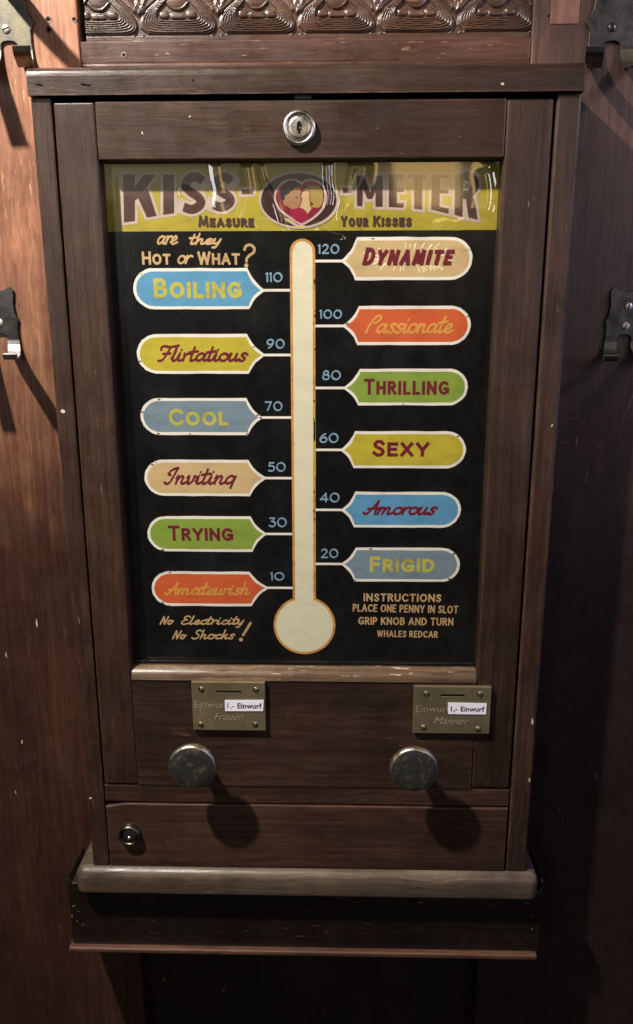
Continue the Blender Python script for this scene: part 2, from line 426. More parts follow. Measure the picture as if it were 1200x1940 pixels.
def ribbon(mb, pts, w, y, m, cap='round', nib=0.0, nib_dir=0.9, jit=0.0):
    pts = [np.array(p, float) for p in pts]
    q = [pts[0]]
    for p in pts[1:]:
        if np.linalg.norm(p - q[-1]) > 1e-7: q.append(p)
    pts = q
    if len(pts) < 2: return
    n = len(pts)
    if cap == 'square':
        d = pts[1] - pts[0]; pts[0] = pts[0] - d / np.linalg.norm(d) * w * 0.5
        d = pts[-1] - pts[-2]; pts[-1] = pts[-1] + d / np.linalg.norm(d) * w * 0.5
    L = []; Rr = []
    for i in range(n):
        a = pts[i] - pts[i - 1] if i > 0 else pts[1] - pts[0]
        b = pts[i + 1] - pts[i] if i < n - 1 else pts[-1] - pts[-2]
        a = a / np.linalg.norm(a); b = b / np.linalg.norm(b)
        t_ = a + b; ln = np.linalg.norm(t_)
        t_ = a if ln < 1e-3 else t_ / ln
        nm = np.array([-t_[1], t_[0]]); k = 1.0 / max(0.5, abs(np.dot(nm, np.array([-a[1], a[0]]))))
        hw = w * 0.5
        if nib: hw *= (1 - nib) + nib * abs(math.sin(math.atan2(t_[1], t_[0]) - nib_dir + math.pi / 2 - math.pi / 2))
        hw *= 1 + jit * (random.random() - 0.5)
        L.append(pts[i] + nm * hw * k); Rr.append(pts[i] - nm * hw * k)
    v = []; f = []
    for i_, (a, b) in enumerate(zip(L, Rr)): v += [(a[0], y - i_ * 4e-6, a[1]), (b[0], y - i_ * 4e-6, b[1])]   # later paint lies over earlier
    for i in range(n - 1): f.append((2 * i, 2 * i + 1, 2 * i + 3, 2 * i + 2))
    mb.add(v, f, m)
    if cap == 'round':
        for c, nb, s_ in ((pts[0], pts[1], 0), (pts[-1], pts[-2], -1)):
            e = L[s_] - c; r = np.linalg.norm(e); d = c - nb; d = d / np.linalg.norm(d)
            a0 = math.atan2(e[1], e[0]); sgn = 1 if (math.cos(a0 + math.pi / 2) * d[0] + math.sin(a0 + math.pi / 2) * d[1]) > 0 else -1
            y = y - 4e-6 * (0 if s_ == 0 else n)
            vv = [(c[0], y, c[1])] + [(c[0] + r * math.cos(a0 + sgn * math.pi * k / 6), y, c[1] + r * math.sin(a0 + sgn * math.pi * k / 6)) for k in range(7)]
            mb.add(vv, [(0, k, k + 1) if sgn < 0 else (0, k + 1, k) for k in range(1, 7)], m)


def arc(cx, cy, rx, ry, a0, a1, n=14):
    return [(cx + rx * math.cos(R(a0 + (a1 - a0) * i / n)), cy + ry * math.sin(R(a0 + (a1 - a0) * i / n))) for i in range(n + 1)]


CAPS = {
    'A': (.74, [[(0, 0), (.37, 1)], [(.37, 1), (.74, 0)], [(.14, .32), (.60, .32)]]),
    'B': (.56, [[(0, 0), (0, 1)], [(0, 1), (.28, 1)] + arc(.28, .77, .22, .23, 90, -90) + [(0, .54)], [(.2, .54), (.3, .54)] + arc(.3, .27, .26, .27, 90, -90) + [(0, 0)]]),
    'C': (.68, [arc(.40, .5, .40, .5, 45, 315, 20)]),
    'D': (.66, [[(0, 0), (0, 1)], [(0, 1), (.2, 1)] + arc(.2, .5, .46, .5, 90, -90, 16) + [(0, 0)]]),
    'E': (.48, [[(0, 0), (0, 1)], [(0, 1), (.48, 1)], [(0, .52), (.42, .52)], [(0, 0), (.48, 0)]]),
    'F': (.46, [[(0, 0), (0, 1)], [(0, 1), (.46, 1)], [(0, .52), (.4, .52)]]),
    'G': (.74, [arc(.40, .5, .40, .5, 48, 325, 20), [(.44, .42), (.74, .42)], [(.74, .42), (.74, .12)]]),
    'H': (.64, [[(0, 0), (0, 1)], [(.64, 0), (.64, 1)], [(0, .52), (.64, .52)]]),
    'I': (.0, [[(0, 0), (0, 1)]]),
    'K': (.6, [[(0, 0), (0, 1)], [(.58, 1), (.02, .42)], [(.2, .58), (.6, 0)]]),
    'L': (.46, [[(0, 0), (0, 1)], [(0, 0), (.46, 0)]]),
    'M': (.86, [[(0, 0), (.1, 1)], [(.1, 1), (.43, .15)], [(.43, .15), (.76, 1)], [(.76, 1), (.86, 0)]]),
    'N': (.66, [[(0, 0), (0, 1)], [(0, 1), (.66, 0)], [(.66, 0), (.66, 1)]]),
    'O': (.8, [arc(.4, .5, .4, .5, 90, 450, 26)]),
    'P': (.5, [[(0, 0), (0, 1)], [(0, 1), (.24, 1)] + arc(.24, .73, .26, .27, 90, -90) + [(0, .46)]]),
    'R': (.56, [[(0, 0), (0, 1)], [(0, 1), (.26, 1)] + arc(.26, .75, .25, .25, 90, -90) + [(0, .5)], [(.24, .5), (.56, 0)]]),
    'S': (.5, [catmull([(.48, .84), (.36, .98), (.16, .97), (.04, .8), (.1, .62), (.28, .5), (.44, .38), (.49, .2), (.38, .03), (.16, .0), (.0, .15)], 5)]),
    'T': (.62, [[(0, 1), (.62, 1)], [(.31, 1), (.31, 0)]]),
    'U': (.62, [[(0, 1), (0, .3)] + arc(.31, .31, .31, .31, 180, 360) + [(.62, 1)]]),
    'W': (1.02, [[(0, 1), (.24, 0)], [(.24, 0), (.51, .95)], [(.51, .95), (.78, 0)], [(.78, 0), (1.02, 1)]]),
    'X': (.64, [[(0, 0), (.62, 1)], [(.02, 1), (.64, 0)]]),
    'Y': (.66, [[(0, 1), (.33, .45)], [(.66, 1), (.33, .45)], [(.33, .45), (.33, 0)]]),
    '0': (.72, [arc(.36, .5, .36, .5, 90, 450, 24)]),
    '1': (.08, [[(.06, 0), (.06, 1)], [(.06, 1), (-.06, .9)]]),
    '2': (.56, [catmull([(.02, .8), (.14, .97), (.36, .98), (.5, .8), (.44, .55), (.2, .25), (0, .0)], 5), [(0, 0), (.56, 0)]]),
    '3': (.5, [[(.05, 1), (.46, 1)], [(.46, 1), (.2, .62)], catmull([(.2, .62), (.42, .55), (.5, .32), (.4, .06), (.2, 0), (0, .1)], 5)]),
    '4': (.62, [[(.46, 0), (.46, 1)], [(.46, 1), (0, .28)], [(0, .28), (.62, .28)]]),
    '5': (.5, [[(.46, 1), (.1, 1)], [(.1, 1), (.05, .58)], catmull([(.05, .58), (.28, .64), (.48, .48), (.48, .2), (.3, .01), (0, .06)], 5)]),
    '6': (.58, [catmull([(.48, 1), (.2, .78), (.03, .42), (.06, .12), (.3, 0), (.54, .14), (.56, .42), (.34, .6), (.06, .42)], 5)]),
    '7': (.54, [[(0, 1), (.54, 1)], [(.54, 1), (.18, 0)]]),
    '8': (.54, [arc(.27, .77, .2, .23, 90, 450, 18), arc(.27, .28, .27, .28, 90, 450, 20)]),
    '9': (.58, [catmull([(.1, 0), (.38, .22), (.55, .58), (.52, .88), (.28, 1), (.04, .86), (.02, .58), (.24, .4), (.52, .56)], 5)]),
    ' ': (.34, []),
}
SCR = {
    'a': (.54, [[(.38, .40), (.22, .5), (.06, .34), (.05, .12), (.16, .02), (.3, .14), (.4, .46)], [(.41, .48), (.37, .14), (.43, .02), (.56, .12)]]),
    'c': (.38, [[(.34, .4), (.22, .5), (.06, .32), (.08, .08), (.2, .01), (.4, .13)]]),
    'e': (.40, [[(.0, .12), (.2, .24), (.31, .38), (.22, .5), (.07, .34), (.09, .07), (.22, .01), (.42, .13)]]),
    'g': (.46, [[(.38, .40), (.22, .5), (.06, .34), (.05, .12), (.16, .04), (.3, .14), (.4, .46)], [(.41, .48), (.36, .1), (.33, -.26)]]),
    'h': (.46, [[(.08, 1), (.04, 0)], [(.04, .16), (.18, .46), (.29, .42), (.27, .12), (.34, .01), (.48, .13)]]),
    'i': (.28, [[(.0, .14), (.08, .48), (.07, .12), (.14, .01), (.29, .13)], [(.11, .72), (.12, .76)]]),
    'k': (.42, [[(.08, 1), (.04, 0)], [(.3, .5), (.08, .24)], [(.1, .26), (.24, .2), (.28, .02), (.44, .12)]]),
    'l': (.28, [[(.0, .14), (.12, .55), (.13, 1)], [(.13, 1), (.07, .15), (.14, .01), (.29, .13)]]),
    'm': (.74, [[(.0, .34), (.07, .48), (.05, 0)], [(.05, .2), (.17, .47), (.27, .42), (.26, 0)], [(.27, .2), (.39, .47), (.5, .42), (.48, .12), (.55, .01), (.76, .13)]]),
    'n': (.48, [[(.0, .34), (.07, .48), (.05, 0)], [(.05, .2), (.18, .47), (.29, .42), (.27, .12), (.34, .01), (.5, .13)]]),
    'o': (.44, [arc(.2, .25, .18, .24, 70, 430, 18), [(.26, .47), (.34, .40), (.46, .42)]]),
    'r': (.32, [[(.04, .50), (.05, .2), (.04, 0)], [(.05, .22), (.14, .44), (.24, .50), (.32, .45)]]),
    's': (.37, [[(.33, .43), (.23, .51), (.11, .44), (.13, .32), (.25, .21), (.25, .06), (.12, .0), (.0, .09)]]),
    't': (.30, [[(.13, .92), (.07, .15), (.13, .01), (.31, .13)], [(-.06, .56), (.3, .64)]]),
    'u': (.48, [[(.0, .34), (.07, .48), (.05, .12), (.13, .01), (.26, .14), (.33, .48)], [(.34, .48), (.30, .12), (.36, .01), (.5, .13)]]),
    'v': (.42, [[(.0, .36), (.07, .48), (.09, .1), (.15, .01), (.28, .2), (.3, .48), (.43, .4)]]),
    'y': (.42, [[(.0, .36), (.07, .48), (.06, .14), (.13, .03), (.26, .14), (.34, .48)], [(.35, .48), (.29, .05), (.2, -.3), (.06, -.33)]]),
    'A': (.62, [[(.0, .1), (.1, .02), (.22, .2), (.46, 1)], [(.46, 1), (.47, .5), (.54, .0)], [(.12, .4), (.6, .42)]]),
    'E': (.5, [[(.46, .82), (.3, .99), (.12, .86), (.16, .62), (.32, .54)], [(.32, .54), (.1, .42), (.04, .16), (.2, .0), (.5, .14)]]),
    'F': (.56, [[(.0, .72), (.0, .9), (.14, .98), (.36, .92), (.72, 1.02)], [(.4, .94), (.28, .4), (.16, .05), (.0, .0)], [(.14, .46), (.44, .5)]]),
    'I': (.46, [[(.0, .08), (.12, .0), (.24, .18), (.4, 1)], [(.4, 1), (.18, .88), (.06, .66), (.14, .56)]]),
    'N': (.62, [[(.02, 0), (.12, 1)], [(.12, 1), (.4, 0)], [(.4, 0), (.54, 1)]]),
    'P': (.5, [[(.02, 0), (.06, .35), (.16, .7), (.3, .95), (.44, .96), (.5, .8), (.4, .62), (.26, .52)]]),
    'S': (.48, [[(.48, .84), (.34, .99), (.16, .86), (.18, .62), (.36, .42), (.36, .14), (.16, .0), (.0, .12)]]),
    ' ': (.26, []),
}


def word(mb, text, a, b, caph, w, m, lay, Y, font=CAPS, first=1.0, slant=0.0, gap=0.2, cap='square', nib=0.0, jit=0.0, smallcaps=False):
    """a, b: photograph pixels of the first and last point on the base line, caph: letter height in pixels"""
    x0, z0 = at(*a, Y); x1, z1 = at(*b, Y)
    _, zt = at(a[0], a[1] - caph, Y); H = abs(zt - z0)
    u = np.array([x1 - x0, z1 - z0]); Lw = np.linalg.norm(u); u = u / Lw; nrm = np.array([-u[1], u[0]])
    scr = font is SCR
    ks = [first if (i == 0) else 1.0 for i in range(len(text))]
    if scr:
        tot = sum(font[ch][0] + gap for ch in text) - gap
        sx = (Lw - w) / tot; gabs = gap * sx; own = 0.0
    else:
        gabs = gap * 2.0 * w; own = w
        nl = sum(1 for ch in text if ch != ' ')
        wsum = sum(font[ch][0] * k for ch, k in zip(text, ks))
        sx = (Lw - nl * w - gabs * (len(text) - 1)) / wsum
    cur = 0.0; hmax = H
    for ch, k in zip(text, ks):
        hk = hmax * k / max(first, 1.0) - w
        for st in font[ch][1]:
            pts = [(cur + px * k * sx, py * hk) for px, py in st]
            pts = [(x + slant * y, y) for x, y in pts]
            closed = math.hypot(st[0][0] - st[-1][0], st[0][1] - st[-1][1]) < 1e-6 and len(st) > 3
            if scr and not closed: pts = catmull(pts, 5)
            P = [np.array([x0, z0]) + u * (w / 2 + x) + nrm * (w / 2 + y) for x, y in pts]
            if closed: P = P + [P[1]]
            ribbon(mb, P, w, lay.next(), m, 'none' if closed else cap, nib, jit=jit)
        cur += font[ch][0] * k * sx + (own if ch != ' ' else 0) + gabs


# =================================================================== WALL PANELLING
WY = 0.070                                 # face of the stiles
pan = thing('wall_panelling', 'dark carved wooden wall panelling with worn reddish left stile behind the cabinet', 'wall panelling', (0, 0.1, -1.3))
XL, XR = -0.262, 0.197                     # inner edges of the two stiles
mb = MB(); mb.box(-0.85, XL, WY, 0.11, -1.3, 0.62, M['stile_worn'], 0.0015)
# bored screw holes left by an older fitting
ps = mb.build('stile', pan, 'reddish brown worn stile, shade painted in low down')
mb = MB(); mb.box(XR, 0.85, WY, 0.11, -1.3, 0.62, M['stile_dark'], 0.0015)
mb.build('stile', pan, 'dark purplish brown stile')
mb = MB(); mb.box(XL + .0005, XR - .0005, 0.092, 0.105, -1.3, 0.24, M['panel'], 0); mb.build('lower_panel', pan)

# carved frieze: relief cut as a height field
zc0 = at(600, 75, WY + 0.004)[1]
zb = at(600, 116, WY)[1]
fx0, fx1 = XL + 0.006, XR - 0.001
pz_mm = lambda py: at(600, py, WY + 0.006)[1]
cx0 = at(337, 40, WY + .006)[0]; per = (at(940, 40, WY + .006)[0] - cx0) / 4.0
PXM = per / 150.0                          # metres per photograph pixel on the frieze
ztop = 0.46
nx, nz = 1000, 330
xs = np.linspace(fx0, fx1, nx); zs = np.linspace(zc0, ztop, nz)
X, Z = np.meshgrid(xs, zs)
u = ((X - cx0) / PXM + 75) % 150 - 75
zb62 = pz_mm(62)
v = (Z - zb62) / PXM                       # pixels above the flat foot of the ornament
pv = v % 152


def sdf_poly(px, py, poly):
    d = np.full(px.shape, 1e9); sgn = np.ones(px.shape)
    n = len(poly)
    for i in range(n):
        ax, ay = poly[i]; bx, by = poly[(i + 1) % n]
        ex, ey = bx - ax, by - ay; wx, wy = px - ax, py - ay
        tt = np.clip((wx * ex + wy * ey) / (ex * ex + ey * ey), 0, 1)
        d = np.minimum(d, (wx - ex * tt) ** 2 + (wy - ey * tt) ** 2)
        c1 = py >= ay; c2 = py < by; c3 = ex * wy > ey * wx
        flip = (c1 & c2 & c3) | (~c1 & ~c2 & ~c3)
        sgn = np.where(flip, -sgn, sgn)
    return np.sqrt(d) * sgn                # negative inside


out = catmull([(-58, 1), (0, 0), (58, 1), (71, 12), (69, 26), (56, 42), (36, 58), (24, 76), (17, 100), (8, 122), (-8, 122), (-17, 100), (-24, 76), (-36, 58), (-56, 42), (-69, 26), (-71, 12)], 4)
inn = catmull([(-36, 25), (0, 23), (36, 25), (41, 31), (38, 40), (28, 50), (18, 62), (10, 84), (-10, 84), (-18, 62), (-28, 50), (-38, 40), (-41, 31)], 4)
dO = sdf_poly(u, pv, out); dI = sdf_poly(u, pv, inn)
sm = lambda x, a, b: np.clip((x - a) / (b - a), 0, 1) ** 2 * (3 - 2 * np.clip((x - a) / (b - a), 0, 1))
h = np.zeros_like(u)
inside = sm(-dO, -1.5, 2.0)
frac = np.clip(-dO / np.maximum(-dO + dI, 1e-3), 0, 1)
groove = 0.5 + 0.5 * np.cos(frac * 2 * np.pi * 6.5)
band = inside * (0.72 + 0.34 * groove * (dI > 0))
h = np.where(dI > 0, band, 0.30 + 0.0 * u)
# the little moulded mask inside: dome, two pads, two leaves, a bar
dome = np.clip(1 - ((u) / 23) ** 2 - ((pv - 60) / 18) ** 2, 0, 1) ** 0.5
padl = np.clip(1 - np.abs((np.abs(u) - 26) / 9.5) ** 3 - np.abs((pv - 33) / 6.5) ** 3, 0, 1) ** 0.4
bar = np.clip(1 - np.abs(u / 15) ** 6 - np.abs((pv - 31) / 5) ** 4, 0, 1) ** 0.4
lz = 42 + 0.55 * np.abs(u) - 3 * np.sin(np.abs(u) / 6)
leaf = np.exp(-((pv - lz) / 2.6) ** 2) * (np.abs(u) < 32)
motif = np.maximum.reduce([0.9 * dome, 0.75 * padl, 0.6 * bar, 0.85 * leaf])
h = np.where(dI <= 0, 0.22 + 0.75 * motif * sm(-dI, 0, 3), h)
# leaf scrolls in the gaps above the shoulders
u2 = np.abs(np.abs(u) - 75)
gapleaf = np.exp(-((u2 - 13 - 5 * np.sin(pv / 9)) / 3.0) ** 2) + 0.8 * np.exp(-((u2 - 4 * np.cos(pv / 7)) / 3.2) ** 2)
gl_on = sm(dO, 3, 6) * sm(pv, 26, 40)
h = np.maximum(h, gl_on * (0.3 + 0.5 * np.clip(gapleaf, 0, 1)))
# plain chamfer under the ornament
foot = sm(-v, 1.0, 3.0)
h = h * (1 - foot) + foot * 0.55
h += 0.03 * rng.rand(*h.shape)
Yf = WY + 0.0085 - 0.0038 * h
verts = [(float(a), float(b), float(c)) for a, b, c in zip(X.ravel(), Yf.ravel(), Z.ravel())]
faces = [(j * nx + i, j * nx + i + 1, (j + 1) * nx + i + 1, (j + 1) * nx + i) for j in range(nz - 1) for i in range(nx - 1)]
mb = MB(); mb.add(verts, faces, M['carve'], True)
mb.box(fx0, fx1, 0.0798, 0.104, zc0, ztop, M['carve'], 0)
mb.build('carved_frieze', pan, 'carved frieze of rounded triangular scrolls')
mb = MB(); mb.box(XL + .0005, XR - .0005, WY + 0.0015, 0.104, zb, zc0 - 0.0003, M['rail'], 0.0012); mb.build('rail', pan)
# half-round bead below the rail
zq = at(600, 121, WY)[1]; rb = 0.0046
mb = MB()
mb.sweep_x([(WY + 0.005 - rb * math.sin(R(a)), zq - 0.0005 + rb * math.cos(R(a))) for a in range(0, 181, 20)] + [(WY + 0.02, zq - rb), (WY + 0.02, zq + rb)], XL + 0.001, XR - 0.001, M['rail'], False)
mb.build('bead', pan)
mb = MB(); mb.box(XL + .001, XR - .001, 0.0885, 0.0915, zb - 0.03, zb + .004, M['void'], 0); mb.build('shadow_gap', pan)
# pale patch on the right stile and old screw holes
x0, z0 = at(1042, 46, WY); x1, _ = at(1096, 46, WY)
mb = MB(); mb.box(x0, x1, WY - 0.0007, WY + 0.002, z0, 0.50, M['patch'], 0.0003); mb.build('bare_patch', pan, 'pale patch where a fitting was removed')


def hole(px, py, r=0.0016, Y=WY, m='void'):
    x, z = at(px, py, Y)
    b = MB(); pts = [(x + r * (1 + .25 * rng.randn() * .5) * math.cos(R(a)), z + r * 1.1 * math.sin(R(a))) for a in range(0, 360, 30)]
    b.poly2(pts, Y - 0.0004, M[m]); return b


for px, py, r in ((92, 37, .0019), (93, 56, .002), (57, 62, .0014), (141, 37, .0015), (1088, 30, .0022), (1040, 31, .0015)):
    x, z = at(px, py, WY)
    b = MB(); b.lathe([(r * 1.7, WY - .0004), (r, WY - .0005), (r * .92, WY - .0002)], (x, z), M['lip'], 14)
    b.poly2([(x + r * math.cos(R(a)), z + r * math.sin(R(a))) for a in range(0, 360, 24)], WY - .0003, M['void'])
    b.build('screw_hole', pan)
x, z = at(235, 104, WY + .0015)
b = MB(); b.lathe([(.0030, WY + .0011), (.0015, WY + .0009)], (x, z), M['scratch'], 9); b.poly2([(x + .0016 * math.cos(R(a)), z + .0016 * math.sin(R(a))) for a in range(0, 360, 24)], WY + .0008, M['void'])
b.build('screw_hole', pan)

# =================================================================== COAT HOOKS
def hook(name, px, py, label, k, worn, arm, screws, splay=0.30, reach=0.036):
    """px, py: top of the arch between the two prongs"""
    x, z = at(px, py, WY - .003)
    root = thing(name, label, 'coat hook', (x, WY, z), 'coat hooks on the panelling')
    mt = M['hook_worn'] if worn else M['hook']
    mm = 0.001 * k
    half = [(0, 46), (9, 48), (15, 51), (19, 47), (18.5, 40), (17.5, 33), (19, 22), (22, 15), (20.5, 9), (20.5, 0), (21, -6), (7.5, -6), (7.5, -3)]
    if arm: half = [(0, 86), (10, 84), (15, 70), (15, 52), (16, 40), (18, 26), (24, 16), (20.5, 9), (20.5, 0), (21, -6), (7.5, -6), (7.5, -3)]
    arch = [(6.5, 0 - 1), (4.5, 1.4 - 1), (0, 1.0)]
    poly = half + arch[:2] + [(0, 1.0)]
    full = [(a * mm, b * mm) for a, b in poly] + [(-a * mm, b * mm) for a, b in reversed(poly[1:-1])]
    th = 0.0026
    b = MB(); b.prism([(x + a, z + c) for a, c in full], WY - .0006 - th, WY - .0006, mt, 0.0007, 1)
    b.build('back_plate', root)
    for s in (-1, 1):
        path = []; cxp = 14.2 * mm
        rad = 0.016 * k
        pth = [(0.0, -5.5 * mm)]
        for a in range(0, 91, 15): pth.append((rad - rad * math.cos(R(a)), -7 * mm - rad * math.sin(R(a))))
        e = pth[-1]; L = reach * k
        for q in (0.3, 0.6, 0.85): pth.append((e[0] + L * q, e[1] - .0012 * k * q))
        pth.append((e[0] + L * 0.95, e[1] + 0.001 * k)); pth.append((e[0] + L * 1.0, e[1] + 0.004 * k))
        hw = 6.6 * mm; V = []; F = []
        for i, (o, zz) in enumerate(pth):
            j = min(i + 1, len(pth) - 1); i0 = max(i - 1, 0)
            dy, dz = pth[j][0] - pth[i0][0], pth[j][1] - pth[i0][1]; ln = math.hypot(dy, dz)
            ny, nz_ = -dz / ln, dy / ln       # upper side of the strip, in (out, z)
            cxx = x + s * (cxp + splay * o); yy = WY - .0006 - th * .5 - o
            wd = hw * (1 + 0.12 * min(1, o / (L * .8)))
            for sx, sn in ((-1, 1), (1, 1), (1, -1), (-1, -1)):
                V.append((cxx + sx * wd, yy - sn * ny * th * .5, z + zz + sn * nz_ * th * .5))
        n = len(pth)
        for i in range(n - 1):
            for q in range(4): F.append((4 * i + q, 4 * i + (q + 1) % 4, 4 * i + 4 + (q + 1) % 4, 4 * i + 4 + q))
        F += [(0, 1, 2, 3), tuple(4 * (n - 1) + q for q in (3, 2, 1, 0))]
        bm = bmesh.new(); vs = [bm.verts.new(p) for p in V]
        for f in F: bm.faces.new([vs[i] for i in f])
        bmesh.ops.recalc_face_normals(bm, faces=bm.faces[:])
        b = MB(); b.bm(bm, M['prong'] if 'shiny' in label else M['hook_worn']); b.build('prong', root)
    for (sx, sz, ang) in screws:
        wx, wz = at(sx, sz, WY - .003)
        b = MB(); r = 0.0042
        b.lathe([(r, WY - .0034), (r * .96, WY - .0042), (r * .6, WY - .0049), (0.0001, WY - .0051)], (wx, wz), M['steel_screw'] if not arm or worn else M['hook'], 22)
        c, s_ = math.cos(R(ang)), math.sin(R(ang)); wv = .00055
        b.poly2([(wx + r * .93 * c * i - wv * s_ * j, wz + r * .93 * s_ * i + wv * c * j) for i, j in ((-1, -1), (1, -1), (1, 1), (-1, 1))], WY - .0053, M['void'])
        b.build('screw', root)
    if arm is True:
        # the long upper arm that rises out of the plate and leans into the room
        pts = catmull([(0, 45), (10, 47), (40, 45), (70, 50), (95, 64)], 6)
        V = []; F = []; nn = 10
        for i, (o, zz) in enumerate(pts):
            rr = (6.5 - 2.0 * i / len(pts)) * mm
            for q in range(nn):
                a = 2 * math.pi * q / nn
                V.append((x + .30 * o * mm + rr * 1.7 * math.cos(a), WY - .002 - o * mm - rr * .5 * math.sin(a), z + zz * mm + rr * .8 * math.sin(a)))
        for i in range(len(pts) - 1):
            for q in range(nn): F.append((i * nn + q, i * nn + (q + 1) % nn, (i + 1) * nn + (q + 1) % nn, (i + 1) * nn + q))
        F += [tuple(range(nn))[::-1], tuple((len(pts) - 1) * nn + q for q in range(nn))]
        b = MB(); b.add(V, F, mt, True); b.build('arm', root)
    return root


hook('coat_hook', 17, 80, 'patinated steel double coat hook with greenish plate above the cabinet top left corner', 1.14, True, True, [(12, 55, 20)])
hook('coat_hook', 1160, 80, 'large dark steel double coat hook with one dark screw beside the pale bare patch', 1.14, False, 2, [(1160, 52, 110)])
hook('coat_hook', 1, 634, 'small coat hook with shiny bright prong casting long black shadows on reddish worn wood', 1.0, False, False, [(-8, 577, 60), (0, 611, 90)])
hook('coat_hook', 1183, 636, 'small blackened coat hook with two pale slotted screws on dark purplish wood', 1.0, False, False, [(1191, 580, 80), (1185.5, 617, 60)])

# =================================================================== SHELF UNDER THE CABINET
shelf = thing('wall_shelf', 'dark wooden wall shelf with rounded greyish front edge carrying the cabinet', 'shelf', (0, 0.07, -0.80))
SZ = -0.6405
yf = -0.009
xl = at(141, 1668, yf)[0]; xr = at(1024, 1668, yf)[0]
th = SZ - at(600, 1701, yf)[1]
bm = bmesh.new(); bmesh.ops.create_cube(bm, size=1)
for v_ in bm.verts: v_.co = Vector(((xl + xr) / 2 + v_.co.x * (xr - xl), (yf + WY - .001) / 2 + v_.co.y * (WY - .001 - yf), SZ - th / 2 + v_.co.z * th))
es = [e for e in bm.edges if abs(e.verts[0].co.z - e.verts[1].co.z) > 0.02 and e.verts[0].co.y < 0]
bmesh.ops.bevel(bm, geom=es, offset=0.012, segments=6, affect='EDGES', profile=0.5)
es = [e for e in bm.edges if e.verts[0].co.z > SZ - .001 and e.verts[1].co.z > SZ - .001]
bmesh.ops.bevel(bm, geom=es, offset=0.012, segments=6, affect='EDGES', profile=0.5)
es = [e for e in bm.edges if e.verts[0].co.z < SZ - th + .001 and e.verts[1].co.z < SZ - th + .001]
bmesh.ops.bevel(bm, geom=es, offset=0.004, segments=3, affect='EDGES', profile=0.5)
mb = MB(); mb.bm(bm, M['shelf'], True); o = mb.build('shelf_board', shelf)
BY = 0.010
bx0 = at(132, 1720, BY)[0]; bx1 = at(1025, 1720, BY)[0]
bz0 = at(600, 1795, BY)[1]
mb = MB()
poly = [(bx0, bz0), (bx1, bz0), (bx1, SZ - th + .012), (bx1 - .003, SZ - th - .0005), (bx0 + .006, SZ - th - .0005), (bx0 + .001, SZ - th + .007), (bx0, SZ - th - .004)]
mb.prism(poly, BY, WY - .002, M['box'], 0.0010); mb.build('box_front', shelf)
LY = BY - .007
lx0, lz0 = at(131, 1806, LY); lx1, _ = at(1019, 1806, LY)
mb = MB(); mb.box(lx0, lx1, LY, WY - .001, bz0 - .0075, bz0 - .0004, M['lip'], 0.0022, 3); mb.build('bottom_board', shelf)

# =================================================================== CABINET
cab = thing('penny_arcade_machine', 'dark wooden kiss meter machine with thermometer sign behind its glazed door', 'arcade machine', (-0.03, 0.035, SZ + .0005))
CL, CR, DL, DR = -0.2915, 0.2315, -0.2710, 0.2070
ZT, ZD = 0.2105, 0.2060
ZB = SZ + 0.0008
mb = MB(); mb.box(CL, DL - .0008, 0.0, WY - .0012, ZB, ZT - .0004, M['cab_z'], 0.0018); mb.build('side_board', cab)
mb = MB(); mb.box(DR + .0012, CR, 0.0, WY - .0012, ZB, ZT - .0004, M['cab_z'], 0.0026); mb.build('side_board', cab)
# top board with a rounded upper edge
mb = MB()
prof = [(-.004 + .009 * (1 - math.sin(R(a))), 0.236 - .009 * (1 - math.cos(R(a)))) for a in range(0, 91, 15)]
prof = [(-.004, ZT), (-.004, 0.227)] + [(-.004 + .009 * (1 - math.cos(R(a))), 0.227 + .009 * math.sin(R(a))) for a in range(15, 91, 15)] + [(WY - .0012, .236), (WY - .0012, ZT)]
mb.sweep_x(prof, CL - .0006, CR + .0006, M['cab_x']); mb.build('top_board', cab)
# dark inside of the carcass, seen only through the gaps
mb = MB(); mb.box(DL - .0005, DR + .0005, 0.030, WY - .002, ZB, ZT - .001, M['void'], 0); mb.build('carcass', cab)
mb = MB(); mb.box(DL, DR, 0.0018, 0.028, -0.5525, -0.5300, M['cab_x'], 0.0012); mb.build('middle_rail', cab)
mb = MB()
zt = -0.5545; zb_ = ZB + .0006
mb.prism([(DL + .0005, zb_), (DR - .0012, zb_), (DR - .0012, zt), (DL + .024, zt), (DL + .0005, zt - .004)], 0.0, 0.028, M['cab_x'], 0.0011)
mb.build('drawer_front', cab)

# --- door: rails in one mesh, the stiles and the worn sill below it
OL, OR_, OT, OB = -0.2300, 0.1612, 0.1545, -0.3800
ZDB = -0.5283
mb = MB()
mb.box(OL + .0002, OR_ - .0002, 0.0, 0.026, ZDB, OB - .0135, M['cab_x'], 0.0006)
door = mb.build('door', cab)
mb = MB(); mb.box(OL + .0002, OR_ - .0002, 0.0, 0.026, OT, ZD, M['cab_x'], 0.0010); mb.build('door_rail', door)
mb = MB(); mb.box(OL + .0004, OR_ - .0004, 0.0125, 0.0192, OB + .0003, OB + .0045, M['black'], 0.001); mb.build('glazing_bead', door)
mb = MB(); mb.box(DL + .0008, OL, 0.0004, 0.0262, ZDB, ZD, M['cab_z'], 0.0022, 3); mb.build('door_stile', door)
mb = MB(); mb.box(OR_, DR - .0010, 0.0004, 0.0262, ZDB, ZD, M['cab_z'], 0.0030, 3); mb.build('door_stile', door)
r = 0.0132
prof = [(-.0012 + r * (1 - math.cos(R(a))), OB - r + r * math.sin(R(a))) for a in range(0, 91, 10)] + [(.024, OB), (.024, OB - r)]
mb = MB(); mb.sweep_x(prof, OL + .0004, OR_ - .0004, M['sill'], False); mb.build('sill_moulding', door)

